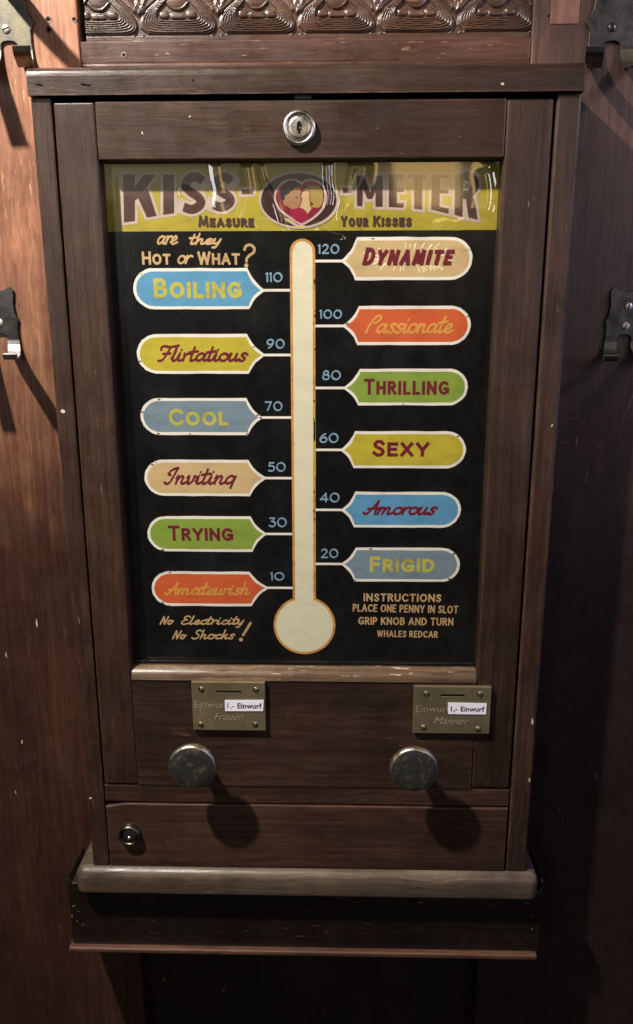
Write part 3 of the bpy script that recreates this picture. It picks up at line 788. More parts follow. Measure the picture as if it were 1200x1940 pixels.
# --- locks
def lock(px, py, r, proud, mring, mplug, label, key):
    x, z = at(px, py, -proud)
    b = MB()
    b.lathe([(r * 1.02, 0.0), (r * 1.0, -proud * .6), (r * .92, -proud), (r * .80, -proud), (r * .74, -proud * .7), (r * .70, -proud * .55)], (x, z), mring, 56)
    lk = b.build('lock', cab, label)
    b = MB()
    b.lathe([(r * .70, -proud * .55), (r * .66, -proud * .78), (r * .5, -proud * .84), (.0001, -proud * .86)], (x, z), mplug, 48)
    b.build('lock_plug', lk)
    b = MB()
    yk = -proud * .86 - .0003
    if key:
        for i, (a, hgt, wd) in enumerate(((0, .34, .07), (0, .17, .15))):
            b.poly2([(x + sx * r * wd, z + sz * r * hgt) for sx, sz in ((-1, -1), (1, -1), (1, 1), (-1, 1))], yk - i * .00015, M['void'])
        b.poly2([(x + .002 * math.cos(R(a)), z + .0035 + .002 * math.sin(R(a))) for a in range(0, 360, 30)], yk - .0004, M['void'])
        b.poly2([(x + .0009 + .0006 * math.cos(R(a)), z - .0005 + .0011 * math.sin(R(a))) for a in range(0, 360, 30)], yk - .0006, M['nickel'])
    else:
        b.lathe([(r * .20, yk), (r * .14, yk - .0012), (.0001, yk - .0016)], (x, z - r * .18), M['nickel'], 20)
    b.build('keyhole', lk)


lock(567, 241, 0.0158, 0.0055, M['nickel'], M['nickel'], 'round nickel lock in the door top rail', True)
lock(244, 1586, 0.0130, 0.0075, M['old_brass'], M['hook'], 'small dark barrel lock in the drawer front', False)
mb = MB(); x0, z0 = at(557, 189, 0); x1, z1 = at(590, 181, 0)
mb.box(x0, x1, 0.001, 0.02, ZD + .0003, ZT - .0002, M['hook'], 0.0003); mb.build('latch_tongue', cab)

# --- knobs
def knob(px, py, label):
    pr = 0.042
    x, z = at(px, py, -pr); r = 0.0268
    b = MB()
    b.lathe([(.011, -.0300), (.014, -.0315), (r * .90, -.0325), (r * .985, -.0342), (r, -.0355), (r, -.0398), (r * .975, -.0411), (r * .93, -.0416)], (x, z), M['knob_rim'], 200, True, teeth=r * .982, amp=.00028)
    k = b.build('knob', cab, label)
    b = MB(); b.lathe([(.0062, 0.0), (.0068, -.014), (.0112, -.0302)], (x, z), M['knob_face'], 32); b.build('knob_stem', k)
    b = MB(); b.lathe([(r * .93, -.0416), (r * .90, -.0420), (r * .5, -.0424), (.0001, -.0426)], (x, z), M['knob_face'], 64)
    b.build('knob_face', k)


knob(364, 1456, 'round tarnished knob below the left coin plate'); knob(785, 1461, 'round tarnished knob below the right coin plate')

# --- coin plates
def font_mesh(mb, text, x0, x1, zc, y, m, bold=0.012, slant=0.0):
    cu = bpy.data.curves.new('t', 'FONT'); cu.body = text; cu.size = 1; cu.offset = bold; cu.shear = slant; cu.resolution_u = 6
    o = bpy.data.objects.new('t', cu); COL.objects.link(o)
    dg = bpy.context.evaluated_depsgraph_get(); me = bpy.data.meshes.new_from_object(o.evaluated_get(dg))
    vs = [v_.co[:] for v_ in me.vertices]; fs = [list(p.vertices) for p in me.polygons]
    xa = min(p[0] for p in vs); xb = max(p[0] for p in vs); k = (x1 - x0) / (xb - xa)
    V = [(x0 + (p[0] - xa) * k, y, zc + (p[1] - 0.34) * k) for p in vs]
    mb.add(V, [f for f in fs], m)
    bpy.data.objects.remove(o); bpy.data.curves.remove(cu); bpy.data.meshes.remove(me)


def coin_plate(px0, py0, px1, py1, second, label, stk, slotpx, w1, w2, scr, blue):
    Yp = -0.0050
    x0, z1 = at(px0, py0, Yp); x1, z0 = at(px1, py1, Yp)
    b = MB(); b.box(x0, x1, Yp, -.0003, z0, z1, M['brass_plate'], 0.0005)
    pl = b.build('coin_plate', cab, label)
    sx0, sz = at(slotpx[0], slotpx[2], Yp); sx1, _ = at(slotpx[1], slotpx[2], Yp)
    b = MB()
    hh = .00125
    b.poly2(arc(sx0 + hh, sz, hh, hh, 90, 270, 8) + arc(sx1 - hh, sz, hh, hh, -90, 90, 8), Yp - .0003, M['void'])
    b.poly2([(sx0 + .001, sz - hh - .0005), (sx1 - .001, sz - hh - .0005), (sx1 - .001, sz - hh - .0001), (sx0 + .001, sz - hh - .0001)], Yp - .00035, M['engrave_glint'])  # painted glint along the lower edge of the slot
    b.build('coin_slot', pl)
    b = MB()
    for dz, dx, m in ((0, 0, 'engrave_dark'), (-.00055, .0002, 'engrave_glint')):
        lay = -.0001 if m == 'engrave_dark' else -.0002
        ex0, ez = at(w1[0], w1[2], Yp); ex1, _ = at(w1[1], w1[2], Yp)
        font_mesh(b, 'Einwurf', ex0 + dx, ex1 + dx, ez + dz, Yp + lay - .0002, M[m], -0.02)
        ex0, ez = at(w2[0], w2[2], Yp); ex1, _ = at(w2[1], w2[2], Yp)
        font_mesh(b, second, ex0 + dx, ex1 + dx, ez + dz, Yp + lay - .0002, M[m], -0.015, 0.35)
    b.build('engraving', pl)
    for (sx, sy, ang) in scr:
        wx, wz = at(sx, sy, Yp); rr = .0031
        b = MB(); b.lathe([(rr * 1.15, Yp - .0001), (rr, Yp - .0003), (rr * .9, Yp - .0008), (.0001, Yp - .0012)], (wx, wz), M['screw'], 20)
        c, s_ = math.cos(R(ang)), math.sin(R(ang)); wv = .0005
        b.poly2([(wx + rr * .95 * c * i - wv * s_ * j, wz + rr * .95 * s_ * i + wv * c * j) for i, j in ((-1, -1), (1, -1), (1, 1), (-1, 1))], Yp - .0014, M['engrave_dark'])
        b.build('screw', pl)
    a = [at(p[0], p[1], Yp - .0006) for p in stk]
    b = MB(); b.prism(a, Yp - .0009, Yp - .0005, M['paper']); 
    x0, z0 = a[0]; x1, z1 = a[2]
    hgt = z1 - z0; wd = x1 - x0
    zc = (a[0][1] + a[3][1]) / 2; zc = (a[0][1] + a[2][1]) / 2 - .0002
    font_mesh(b, '1,-', x0 + wd * .06, x0 + wd * .235, zc, Yp - .0011, M['blue_ink'] if blue else M['ink'], 0.0 if blue else 0.018)
    font_mesh(b, 'Einwurf', x0 + wd * .32, x0 + wd * .945, zc, Yp - .0011, M['ink'], 0.018)
    b.build('price_sticker', pl, 'white paper sticker reading 1,- Einwurf')


coin_plate(362.5, 1292, 504, 1384.5, 'Frauen', 'brass coin plate left under the sign', [(427, 1347), (499, 1347), (500, 1326), (426, 1326.5)], (410, 457, 1310), (369, 432, 1333), (406, 461, 1356), [(382, 1306, 40), (485, 1307, 120), (381, 1372, 70), (484, 1372.5, 30)], True)
coin_plate(785, 1300.5, 927, 1390.5, 'Männer', 'brass coin plate right under the sign', [(849.5, 1352.5), (921, 1353.5), (922.5, 1332.5), (849, 1331)], (835, 881, 1317), (789, 852, 1341), (822, 888, 1364), [(808, 1314, 100), (910, 1315, 60), (803, 1378, 15), (906, 1381, 150)], False)

# --- wear marks: nail slits in the top board, bare flecks and scratches
def fleck(px, py, Y, rx, rz, m, name, parent, ang=0):
    x, z = at(px, py, Y); b = MB(); ca, sa = math.cos(R(ang)), math.sin(R(ang)); pts = []
    for a in range(0, 360, 30):
        k = 1 + .3 * random.uniform(-1, 1); u_, v_ = rx * k * math.cos(R(a)), rz * k * math.sin(R(a))
        pts.append((x + u_ * ca - v_ * sa, z + u_ * sa + v_ * ca))
    b.poly2(pts, Y - .00025, M[m]); b.build(name, parent)


for px, py, rx in ((75, 161, .0048), (163, 160.5, .0050), (366, 152, .0012)): fleck(px, py, -.004, rx, .0010, 'void', 'nail_slit', cab, -6)
for px, py, Y, rx, rz, ang in ((119.5, 779, 0.0, .0022, .0020, 0), (952, 159, -.004, .0016, .0011, 0), (1009, 1367, 0.0, .0010, .0040, 8), (1003, 1478, 0.0, .0011, .0030, 5),
                               (1046, 806, 0.0, .0016, .0008, 40), (360, 221, 0.0, .0010, .0008, 0), (270, 252, 0.0, .0006, .0012, 20), (172, 1512, 0.0, .0024, .0016, 0)):
    fleck(px, py, Y, rx, rz, 'bare', 'bare_fleck', cab, ang)
for px, py, ln, ang in ((345, 1389, .022, -5), (340, 1392, .016, -8), (352, 1393, .020, -4), (740, 1399, .010, -20), (800, 1405, .012, -16), (760, 1412, .007, -30), (690, 1515, .009, 3)):
    fleck(px, py, 0.0, ln / 2, .00028, 'scratch', 'scratch', door if py < 1490 else cab, ang)

for px, py, rx, rz, ang in ((1088, 792, .010, .00025, 2), (1092, 836, .0006, .006, 4), (1070, 838, .005, .0003, 10), (1110, 905, .0004, .008, -14), (1136, 844, .004, .0003, 0),
                            (1195, 760, .0004, .020, -16), (1058, 1536, .0006, .003, 12), (1066, 1551, .0009, .0016, 0), (1074, 1545, .0008, .001, 0), (1080, 1556, .0007, .0012, 30), (1078, 1345, .0014, .0007, 20), (1130, 1470, .0004, .006, 8)):
    fleck(px, py, WY, rx, rz, 'scratch', 'scratch', pan, ang)
for px, py, rx, rz, ang in ((42, 1405, .0010, .003, -10), (12, 1240, .0006, .004, 5), (70, 1180, .0008, .005, 0), (30, 1500, .0005, .003, 0)):
    fleck(px, py, WY, rx, rz, 'bare', 'bare_fleck', pan, ang)

for px, py, rx, rz, ang in ((140, 1716, .0022, .0010, 20), (150, 1727, .0030, .0006, -20), (147, 1744, .0012, .0012, 0), (137, 1735, .0008, .0030, 0), (158, 1752, .0024, .0005, 10),
                            (1000, 1712, .0030, .0006, -10), (1006, 1736, .0022, .0006, 25), (1008, 1760, .0012, .0012, 0), (930, 1716, .0030, .0005, 12), (797, 1710, .0048, .0007, 8), (468, 1763, .0014, .0004, 0)):
    fleck(px, py, BY, rx, rz, 'scratch', 'bare_fleck', shelf, ang)

# --- the painted sign behind the glass
SY = 0.0195
sign = None
mb = MB(); mb.box(OL - .004, OR_ + .004, SY, SY + .004, OB - .006, OT + .004, M['black'], 0)
sign = mb.build('sign_panel', cab, 'black painted glass sign')
A = lambda px, py: at(px, py, SY)
hz = A(600, 437)[1]
mb = MB(); mb.poly2([(OL - .003, hz), (OR_ + .003, hz), (OR_ + .003, OT + .003), (OL - .003, OT + .003)], SY - .0003, M['yellow_band']); mb.build('header_band', sign)

# title lettering: brown with a pale outline
mb = MB(); white = Layer(SY - .0006, .00002); brown = Layer(SY - .0016, .00002)
C6 = lambda pts: [A(210 + x / 4.138, 310 + y / 4.138) for x, y in pts]
C7 = lambda pts: [A(640 + x / 4.0, 310 + y / 4.0) for x, y in pts]


def offset_poly(pts, d):
    n = len(pts); ar = sum(pts[i][0] * pts[(i + 1) % n][1] - pts[(i + 1) % n][0] * pts[i][1] for i in range(n))
    sg = 1 if ar > 0 else -1
    out_ = []
    for i in range(n):
        p0, p1, p2 = (np.array(pts[k % n]) for k in (i - 1, i, i + 1))
        a_ = p1 - p0; b_ = p2 - p1
        a_ = a_ / np.linalg.norm(a_); b_ = b_ / np.linalg.norm(b_)
        n1 = np.array([a_[1], -a_[0]]) * sg; n2 = np.array([b_[1], -b_[0]]) * sg
        q = n1 + n2; q = q / np.linalg.norm(q); k = d / max(.55, np.dot(q, n1))
        out_.append(tuple(p1 + q * k))
    return out_


OW = 0.0029


def slab(pts):
    mb.poly2(offset_poly(pts, OW), white.next(), M['outline_pink']); mb.poly2(pts, brown.next(), M['brown_letter'])


def bend(pts, w):
    pts = catmull(pts, 6)
    ribbon(mb, pts, w + 2 * OW, white.next(), M['outline_pink'], 'square'); ribbon(mb, pts, w, brown.next(), M['brown_letter'], 'square' if False else 'none')


for q in ([(98, 85), (190, 85), (190, 448), (105, 460)], [(262, 88), (352, 88), (226, 262), (186, 292), (186, 190)], [(212, 262), (290, 195), (360, 408), (285, 422)],
          [(413, 88), (497, 88), (497, 388), (413, 400)], [(1028, 205), (1112, 205), (1112, 238), (1028, 238)]): slab(C6(q))
bend(C6([(722, 140), (690, 112), (640, 108), (596, 140), (596, 190), (640, 230), (690, 265), (708, 305), (680, 342), (630, 358), (572, 340)]), 0.0085)
bend(C6([(945, 140), (915, 115), (870, 112), (828, 145), (828, 190), (870, 225), (925, 258), (938, 295), (905, 330), (860, 340), (806, 322)]), 0.0085)
mb.build('title_lettering', sign, 'brown KISS- lettering with pale outline')
mb = MB()
for q in ([(40, 188), (100, 188), (100, 220), (40, 220)], [(147, 90), (196, 90), (186, 322), (147, 320)], [(287, 92), (342, 90), (340, 327), (287, 325)],
          [(150, 90), (198, 90), (262, 262), (226, 268)], [(287, 92), (340, 90), (262, 265), (230, 268)],
          [(390, 85), (449, 85), (449, 330), (388, 327)], [(392, 85), (498, 85), (496, 122), (392, 122)], [(440, 186), (500, 186), (500, 214), (440, 214)], [(390, 298), (502, 300), (496, 333), (390, 328)],
          [(530, 86), (672, 86), (668, 114), (634, 104), (580, 104), (532, 108)], [(578, 86), (640, 86), (640, 348), (580, 340)],
          [(715, 85), (776, 85), (770, 358), (709, 345)], [(717, 85), (846, 85), (850, 112), (775, 104), (717, 110)], [(770, 198), (838, 198), (838, 226), (770, 224)], [(710, 316), (842, 340), (838, 378), (708, 346)],
          [(890, 80), (950, 80), (945, 406), (885, 386)], [(965, 232), (1035, 262), (1060, 424), (992, 410)]): slab(C7(q))
bend(C7([(948, 96), (1000, 98), (1036, 134), (1032, 190), (998, 232), (948, 236)]), 0.0078)
mb.build('title_lettering', sign, 'brown -METER lettering with pale outline')
mb = MB(); lay = Layer(SY - .0026)
word(mb, 'MEASURE', (376.5, 430), (482, 430.5), 21.5, .0024, M['brown_letter'], lay, SY, first=1.25, gap=.24)
mb.build('subtitle_lettering', sign, 'brown letters reading MEASURE')
mb = MB(); lay = Layer(SY - .0026)
word(mb, 'YOUR', (646, 429.5), (698, 429.5), 20.5, .0024, M['brown_letter'], lay, SY, first=1.2, gap=.24)
word(mb, 'KISSES', (707, 429.5), (780, 429.5), 21, .0024, M['brown_letter'], lay, SY, first=1.2, gap=.24)
mb.build('subtitle_lettering', sign, 'brown letters reading YOUR KISSES')

# sweethearts in a heart on an oval
E6 = lambda pts: [A(480 + x / 6.667, 300 + y / 6.667) for x, y in pts]
mb = MB()
EY = Layer(SY - .0024, .00010)
ell = lambda cx_, cy_, rx, ry: [(cx_ + rx * math.cos(R(a)), cy_ + ry * math.sin(R(a))) for a in range(0, 360, 6)]
mb.poly2(E6(ell(583, 525, 512, 368)), EY.next(), M['outline_pink'])
mb.poly2(E6(ell(577, 525, 477, 335)), EY.next(), M['oval'])
heart = [(610, 300), (660, 270), (740, 258), (830, 285), (900, 350), (932, 450), (930, 545), (885, 650), (800, 740), (700, 810), (620, 848), (570, 830), (470, 770), (360, 690), (300, 620), (262, 520), (272, 420), (330, 330), (410, 272), (490, 258), (560, 268)]
heart = catmull(heart + [heart[0]], 3)[:-1]
mb.poly2(E6(heart), EY.next(), M['outline_pink'])
mb.poly2(offset_poly(E6(heart), -.0022), EY.next(), M['wine'])
mb.poly2(E6([(452, 765), (570, 842), (655, 850), (650, 882), (600, 890), (555, 870), (420, 790), (395, 752)]), EY.next(), M['tan'])
mb.poly2(E6([(470, 650), (580, 625), (640, 650), (690, 715), (700, 770), (612, 822), (540, 790), (480, 735)]), EY.next(), M['crimson'])
mb.poly2(E6(catmull([(385, 560), (345, 490), (350, 400), (385, 325), (440, 288), (520, 282), (575, 310), (603, 350), (560, 352), (520, 368), (505, 405), (470, 418), (450, 452), (405, 462), (400, 530)], 3)), EY.next(), M['hair'])
mb.poly2(E6([(515, 372), (560, 355), (598, 388), (606, 430), (598, 462), (612, 502), (600, 560), (580, 612), (540, 636), (480, 640), (430, 604), (402, 602), (378, 555), (378, 530), (398, 532), (400, 482), (440, 456), (470, 425), (505, 405)]), EY.next(), M['skin'])
mb.poly2(E6([(618, 430), (680, 408), (716, 445), (716, 540), (720, 600), (738, 640), (688, 702), (660, 662), (630, 636), (580, 622), (604, 570), (622, 505), (606, 480)]), EY.next(), M['skin_pale'])
mb.poly2(E6(catmull([(640, 405), (690, 358), (765, 345), (850, 365), (882, 430), (872, 550), (838, 620), (740, 618), (722, 600), (755, 575), (718, 550), (716, 440), (690, 410)], 3)), EY.next(), M['blond'])
mb.poly2(E6([(530, 492), (560, 482), (556, 502), (540, 502)]), EY.next(), M['hair'])
ribbon(mb, E6([(602, 440), (598, 470), (612, 495), (604, 560), (585, 615)]), .0006, EY.next(), M['hair'])
ribbon(mb, E6(catmull([(716, 450), (716, 540), (752, 574), (718, 600)], 4)), .0006, EY.next(), M['hair'])
mb.build('sweetheart_emblem', sign, 'kissing couple in a red heart on a brown oval')

# thermometer: cream tube and bulb with an orange outline
xa = A(549.5, 480)[0] * .5 + A(555, 1120)[0] * .5; xb = A(596, 480)[0] * .5 + A(600, 1120)[0] * .5
tc = (xa + xb) / 2; tr_ = (xb - xa) / 2
zt = A(572, 452)[1] - tr_; bc = A(578.3, 1185); br = 0.0352


def thermo(d):
    r1 = tr_ - d; r2 = br - d
    a0 = math.degrees(math.asin(r1 / r2))
    pts = arc(tc, zt, r1, r1, 0, 180, 20)
    pts += arc(tc, bc[1], r2, r2, 90 + a0, 450 - a0, 60)
    return pts


mb = MB(); mb.poly2(thermo(0), SY - .0004, M['orange_line']); mb.poly2(thermo(.0026), SY - .0008, M['cream'])
for (px, py, ln) in ((595.5, 800, 40), (596.5, 850, 60)):
    x, z = A(px, py); mb.poly2([(x - .0012, z - ln * .0005), (x + .0012, z - ln * .0005), (x + .0010, z + ln * .0005), (x - .0010, z + ln * .0005)], SY - .0012, M['yellow'])
for i in range(16):
    x, z = A(594.5 + random.uniform(0, 2.4), random.uniform(480, 1120)); rr = random.uniform(.0005, .0012)
    mb.poly2([(x + rr * .8 * math.cos(R(a)) , z + rr * 1.6 * math.sin(R(a))) for a in range(0, 360, 60)], SY - .0015, M['brown_letter'])
mb.build('thermometer', sign, 'cream thermometer with orange outline')


def plaque(side, xe, xc, xt, yt, yb, yp, fill, num, nb, label, lettering, chips=0):
    b = MB(); s = 1 if side == 'L' else -1
    cxm = A(xc, yp)[0]; xe_ = A(xe, yp)[0]; tip = A(xt, yp); ztp = A((xe + xc) / 2, yt)[1]; zbt = A((xe + xc) / 2, yb)[1]
    hr = (ztp - zbt) / 2; zm = (ztp + zbt) / 2

    def outline(d, jit=0.0):
        hh = hr - d; e = xe_ + s * d; rx = hh * 1.06
        x_c = cxm - s * d * .25
        pts = []
        # round end, from the top round to the foot
        for i in range(0, 25):
            a = R(90 + 180 * i / 24)
            pts.append((e + s * (rx + rx * math.cos(a)), zm + hh * math.sin(a)))
        foot = x_c + s * .0012
        for i in range(1, 7): pts.append((e + s * rx + (foot - e - s * rx) * i / 6, zm - hh))
        tx = tip[0] - s * d * 1.5
        for i in range(1, 7):
            t_ = i / 6; bow = math.sin(math.pi * t_) * .0016
            pts.append((foot + (tx - foot) * t_ - s * bow, (zm - hh) + (tip[1] - zm + hh) * t_ + bow))
        for i in range(1, 7):
            t_ = i / 6; bow = math.sin(math.pi * t_) * .0016
            pts.append((tx + (x_c - tx) * t_ - s * bow, tip[1] + (zm + hh - tip[1]) * t_ - bow))
        for i in range(1, 6): pts.append((x_c + (e + s * rx - x_c) * i / 6, zm + hh))
        if jit: pts = [(x + random.gauss(0, jit), z + random.gauss(0, jit)) for x, z in pts]
        return pts
    b.poly2(outline(0, .00016), SY - .0005, M['white'])
    b.poly2(outline(.0031, .00010), SY - .0008, M[fill])
    # lead line to the tube
    ex = xa + .0004 if side == 'L' else xb - .0004
    ribbon(b, [(tip[0] - s * .003, tip[1]), ((tip[0] + ex) / 2, tip[1] + .00005), (ex, tip[1])], .0026, SY - .00035, M['white'], 'none')
    lay = Layer(SY - .0011, .00002)
    (n0, nbase), (n1, _), nh = nb
    word(b, num, (n0, nbase), (n1, nbase), nh, .0019, M['num'], lay, SY, gap=.26, cap='round', nib=.35)
    for args, kw in lettering: word(b, *args, lay=lay, Y=SY, **kw)
    for i in range(chips):
        k = random.randrange(0, 55); q = outline(.0014)[k % len(outline(0))]; rr = random.uniform(.0005, .0013)
        b.poly2([(q[0] + rr * (1 + .4 * random.random()) * 1.3 * math.cos(R(a)), q[1] + rr * (.6 + .5 * random.random()) * math.sin(R(a))) for a in range(0, 360, 40)], lay.next() - .0001, M['chip'])
    return b, lay, label


def finish(p): return p[0].build('temperature_plaque', sign, p[2])


W = .0042
finish(plaque('L', 253, 470, 503, 508, 586, 550, 'blue', '110', ((504, 535), (536, 535), 19.5), 'blue plaque reading BOILING',
    [(('BOILING', (292.5, 565), (459, 565), 38, .0042, M['lime_text']), dict(first=1.22, gap=.26))], 1))
finish(plaque('L', 260, 469, 504, 633, 708, 672.6, 'yellow', '90', ((505.5, 661), (540, 661), 19.5), 'yellow plaque reading Flirtatious',
    [(('Flirtatious', (298, 686.5), (470, 686.5), 34, .0031, M['maroon']), dict(font=SCR, slant=.30, gap=-.03, cap='round', nib=.35))], 2))
finish(plaque('L', 267, 468, 498, 754, 824, 791, 'greyblue', '70', ((502, 779), (536, 779), 19), 'grey blue plaque reading COOL',
    [(('COOL', (321, 806.5), (433.5, 806.5), 32.5, .0038, M['lime_text']), dict(first=1.22, gap=.3))], 8))
finish(plaque('L', 274.4, 471, 506.5, 871, 939.6, 905.7, 'tan', '50', ((508, 894), (542, 894), 19), 'tan plaque reading Inviting',
    [(('Inviting', (309, 919.5), (448, 919.5), 36, .0033, M['maroon']), dict(font=SCR, slant=.34, gap=-.02, cap='round', nib=.4))], 2))
finish(plaque('L', 279.8, 475.5, 507, 978, 1045, 1011.5, 'green', '30', ((509.5, 999), (544, 999), 19), 'green plaque reading TRYING',
    [(('TRYING', (320, 1024.5), (442.5, 1024.5), 29, .0033, M['maroon']), dict(first=1.2, gap=.28))], 1))
finish(plaque('L', 287.7, 474, 510, 1082.5, 1148, 1113.5, 'orange', '10', ((513, 1100), (539.5, 1100), 16.5), 'orange plaque reading Amateurish',
    [(('Amateurish', (311, 1128.5), (474, 1128.5), 27, .0027, M['gold_text']), dict(font=SCR, slant=.38, gap=-.02, cap='round', nib=.3))], 2))
p = plaque('R', 895, 676, 645, 449, 530.5, 494.5, 'tan', '120', ((603, 481.5), (643.5, 481.5), 19.5), 'tan plaque reading DYNAMITE with pale rays',
    [], 1)
for i in range(46):
    a = random.uniform(0, 360); ca, sa = math.cos(R(a)), math.sin(R(a))
    kx = 776 + 70 * ca * 1.0 + random.uniform(-12, 12); ky = 488 + 17 * sa + random.uniform(-3, 3)
    ln = random.uniform(6, 13); dx = ca * .9 + (kx - 776) / 140; dy = sa; nn_ = math.hypot(dx, dy)
    ribbon(p[0], [A(kx, ky), A(kx + dx / nn_ * ln * 1.1, ky + dy / nn_ * ln)], random.uniform(.0009, .0016), p[1].next(), M['ray'], 'round')
p[1].y -= .0002
word(p[0], 'DYNAMITE', (687, 502.5), (855, 502.5), 33.5, .0039, M['maroon'], p[1], SY, first=1.14, slant=.26, gap=.26, cap='square', nib=.0, jit=.12)
finish(p)
finish(plaque('R', 892, 680, 648, 579.5, 653.5, 617.5, 'orange', '100', ((606, 604.5), (648.5, 604.5), 18.5), 'orange plaque reading Passionate',
    [(('Passionate', (690, 633), (858, 633), 38.5, .0028, M['gold_text']), dict(font=SCR, slant=.34, gap=-.02, cap='round', nib=.25))], 2))
finish(plaque('R', 886.5, 681.5, 648.7, 698.5, 768, 735, 'green', '80', ((610.5, 720.5), (646.5, 720.5), 19.5), 'green plaque reading THRILLING',
    [(('THRILLING', (690, 747.8), (850.5, 747.8), 30.5, .0032, M['maroon']), dict(first=1.17, gap=.29))], 1))
finish(plaque('R', 883, 672.5, 644, 817, 887, 852.3, 'yellow', '60', ((605, 839.5), (642, 839.5), 19.5), 'yellow plaque reading SEXY',
    [(('SEXY', (706, 865), (813, 865), 32, .0037, M['maroon']), dict(first=1.18, gap=.34))], 1))
finish(plaque('R', 873.5, 673, 645.5, 932, 999.5, 966, 'blue', '40', ((606, 952), (644, 952), 19), 'blue plaque reading Amorous',
    [(('Amorous', (686, 976.8), (827, 976.8), 31, .0032, M['maroon']), dict(font=SCR, slant=.40, gap=-.02, cap='round', nib=.35))], 0))
finish(plaque('R', 871.5, 674.5, 645, 1037.5, 1102, 1068.5, 'greyblue', '20', ((608, 1057.5), (641.5, 1057.5), 18.5), 'grey plaque reading FRIGID',
    [(('FRIGID', (701, 1084.3), (823.5, 1084.3), 30, .0038, M['lime_text']), dict(first=1.16, gap=.30))], 4))

# slogans and instructions
mb = MB(); lay = Layer(SY - .0005)
word(mb, 'are', (295, 464.5), (337, 464.5), 34, .0022, M['cream_text'], lay, SY, font=SCR, slant=.34, gap=-.02, cap='round', nib=.2)
word(mb, 'they', (357, 464.5), (421, 464.5), 24, .0022, M['cream_text'], lay, SY, font=SCR, slant=.34, gap=-.02, cap='round', nib=.2)
word(mb, 'HOT', (270, 501.5), (324, 501.5), 25, .0024, M['cream_text'], lay, SY, first=1.2, gap=.28)
word(mb, 'or', (334, 501), (364, 501), 33, .0022, M['cream_text'], lay, SY, font=SCR, slant=.30, gap=-.02, cap='round', nib=.2)
word(mb, 'WHAT', (375, 501.5), (455, 501.5), 25, .0024, M['cream_text'], lay, SY, first=1.15, gap=.26)
ribbon(mb, [A(*p_) for p_ in catmull([(463.5, 473), (467, 466), (475, 464), (482, 470), (481, 478), (473, 484), (468, 490), (467.5, 495)], 5)], .0026, lay.next(), M['cream_text'])
x, z = A(467, 503); mb.poly2([(x + .0021 * math.cos(R(a)), z + .0021 * math.sin(R(a))) for a in range(0, 360, 24)], lay.next(), M['cream_text'])
mb.build('slogan_lettering', sign, 'tan hand lettering reading are they HOT or WHAT?')
mb = MB(); lay = Layer(SY - .0005)
word(mb, 'No', (302, 1184), (328, 1184), 17.5, .0022, M['cream_text'], lay, SY, font=SCR, slant=.40, gap=.04, cap='round', nib=.2)
word(mb, 'Electricity', (341, 1184), (463, 1184), 18.5, .0018, M['cream_text'], lay, SY, font=SCR, slant=.40, gap=.0, cap='round', nib=.2)
word(mb, 'No', (325.5, 1211.5), (352, 1211.5), 18, .0022, M['cream_text'], lay, SY, font=SCR, slant=.40, gap=.04, cap='round', nib=.2)
word(mb, 'Shocks', (362, 1211.5), (445, 1211.5), 19.5, .0019, M['cream_text'], lay, SY, font=SCR, slant=.40, gap=.02, cap='round', nib=.2)
ribbon(mb, [A(475, 1180), A(468.5, 1191), A(461, 1203)], .0028, lay.next(), M['cream_text'])
x, z = A(457, 1211.5); mb.poly2([(x + .0023 * math.cos(R(a)), z + .0023 * math.sin(R(a))) for a in range(0, 360, 24)], lay.next(), M['cream_text'])
mb.build('slogan_lettering', sign, 'tan script reading No Electricity No Shocks!')
mb = MB(); lay = Layer(SY - .0005)
for tx, a_, b_, hh, w_, g in (('INSTRUCTIONS', (689, 1139), (836, 1140.5), 15, .0018, .38), ('PLACE ONE PENNY IN SLOT', (668.5, 1158.5), (868, 1162), 14.5, .0015, .28),
                              ('GRIP KNOB AND TURN', (679, 1183), (859, 1185), 14.5, .0016, .30), ('WHALES REDCAR', (714.5, 1206), (829.5, 1208), 12.5, .0014, .28)):
    word(mb, tx, a_, b_, hh, w_, M['cream_text'], lay, SY, gap=g)
mb.build('instruction_lettering', sign, 'small tan instructions lettering')

# --- wrinkled clear acetate in front of the sign
FYb = 0.0115
xs = np.linspace(OL + .0015, OR_ - .0015, 420); zs = np.concatenate([np.linspace(OB + .0008, 0.045, 120), np.linspace(.046, OT - .0010, 190)])
X, Z = np.meshgrid(xs, zs)
hgt = np.zeros_like(X)
top = np.clip((Z - 0.035) / 0.06, 0, 1); top = top * top * (3 - 2 * top)


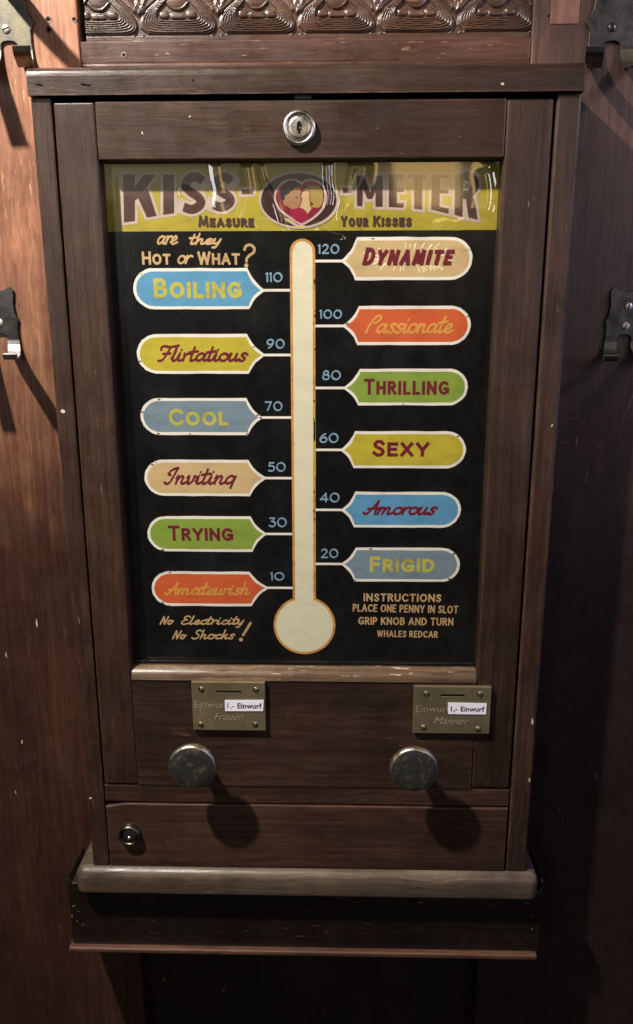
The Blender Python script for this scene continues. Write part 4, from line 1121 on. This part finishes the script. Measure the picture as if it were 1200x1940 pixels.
def ridge(pxs, width, amp):
    pts = np.array([A(*p_) for p_ in catmull(pxs, 8)])
    d = np.full(X.shape, 9.0); side = np.zeros_like(X); tpar = np.zeros_like(X)
    for i in range(len(pts) - 1):
        a_, b_ = pts[i], pts[i + 1]; e = b_ - a_; L2 = e @ e
        wx, wz = X - a_[0], Z - a_[1]; tt = np.clip((wx * e[0] + wz * e[1]) / L2, 0, 1)
        dd = np.hypot(wx - e[0] * tt, wz - e[1] * tt)
        tpar = np.where(dd < d, (i + tt) / (len(pts) - 1), tpar); d = np.minimum(d, dd)
    fade = np.clip(np.minimum(tpar, 1 - tpar) * 6 + .25, 0, 1)
    return amp * np.exp(-(d / width) ** 2) * fade


for pxs, w_, slope in (([(464, 302), (470, 340), (473, 370), (468, 400), (462, 432)], .0062, .165), ([(408, 302), (412, 335), (418, 365), (416, 392), (428, 425)], .0056, .150),
                       ([(690, 302), (688, 335), (677, 365), (660, 398), (652, 430)], .0066, .225), ([(672, 302), (662, 345), (652, 385), (645, 425)], .0040, .245),
                       ([(622, 302), (621, 340), (625, 372), (620, 402)], .0040, .37), ([(492, 302), (502, 345), (526, 395), (545, 470)], .0036, .19),
                       ([(345, 360), (365, 375), (382, 392), (420, 425)], .0040, .30), ([(600, 432), (625, 452), (650, 456)], .0030, .40),
                       ([(830, 434), (860, 440), (885, 430)], .0046, .40), ([(490, 430), (512, 436), (540, 440)], .0044, .40), ([(915, 320), (922, 370), (915, 410)], .0070, .20),
                       ([(232, 330), (236, 375), (230, 425)], .0060, .035)):
    hgt += ridge(pxs, w_, slope * w_ / .858)
for i in range(14):
    kx, kz = random.uniform(15, 95), random.uniform(-25, 35); ph = random.uniform(0, 6.28)
    hgt += top * .00006 * np.sin(kx * X + kz * Z + ph) + .00003 * np.sin(.4 * kx * X + .6 * kz * Z + ph)
Yf = FYb - hgt
nx = len(xs); nz = len(zs)
verts = [(float(a), float(b), float(c)) for a, b, c in zip(X.ravel(), Yf.ravel(), Z.ravel())]
faces = [(j * nx + i, j * nx + i + 1, (j + 1) * nx + i + 1, (j + 1) * nx + i) for j in range(nz - 1) for i in range(nx - 1)]
mb = MB(); mb.add(verts, faces, M['film'], True); mb.build('clear_film', cab, 'wrinkled clear film over the sign')
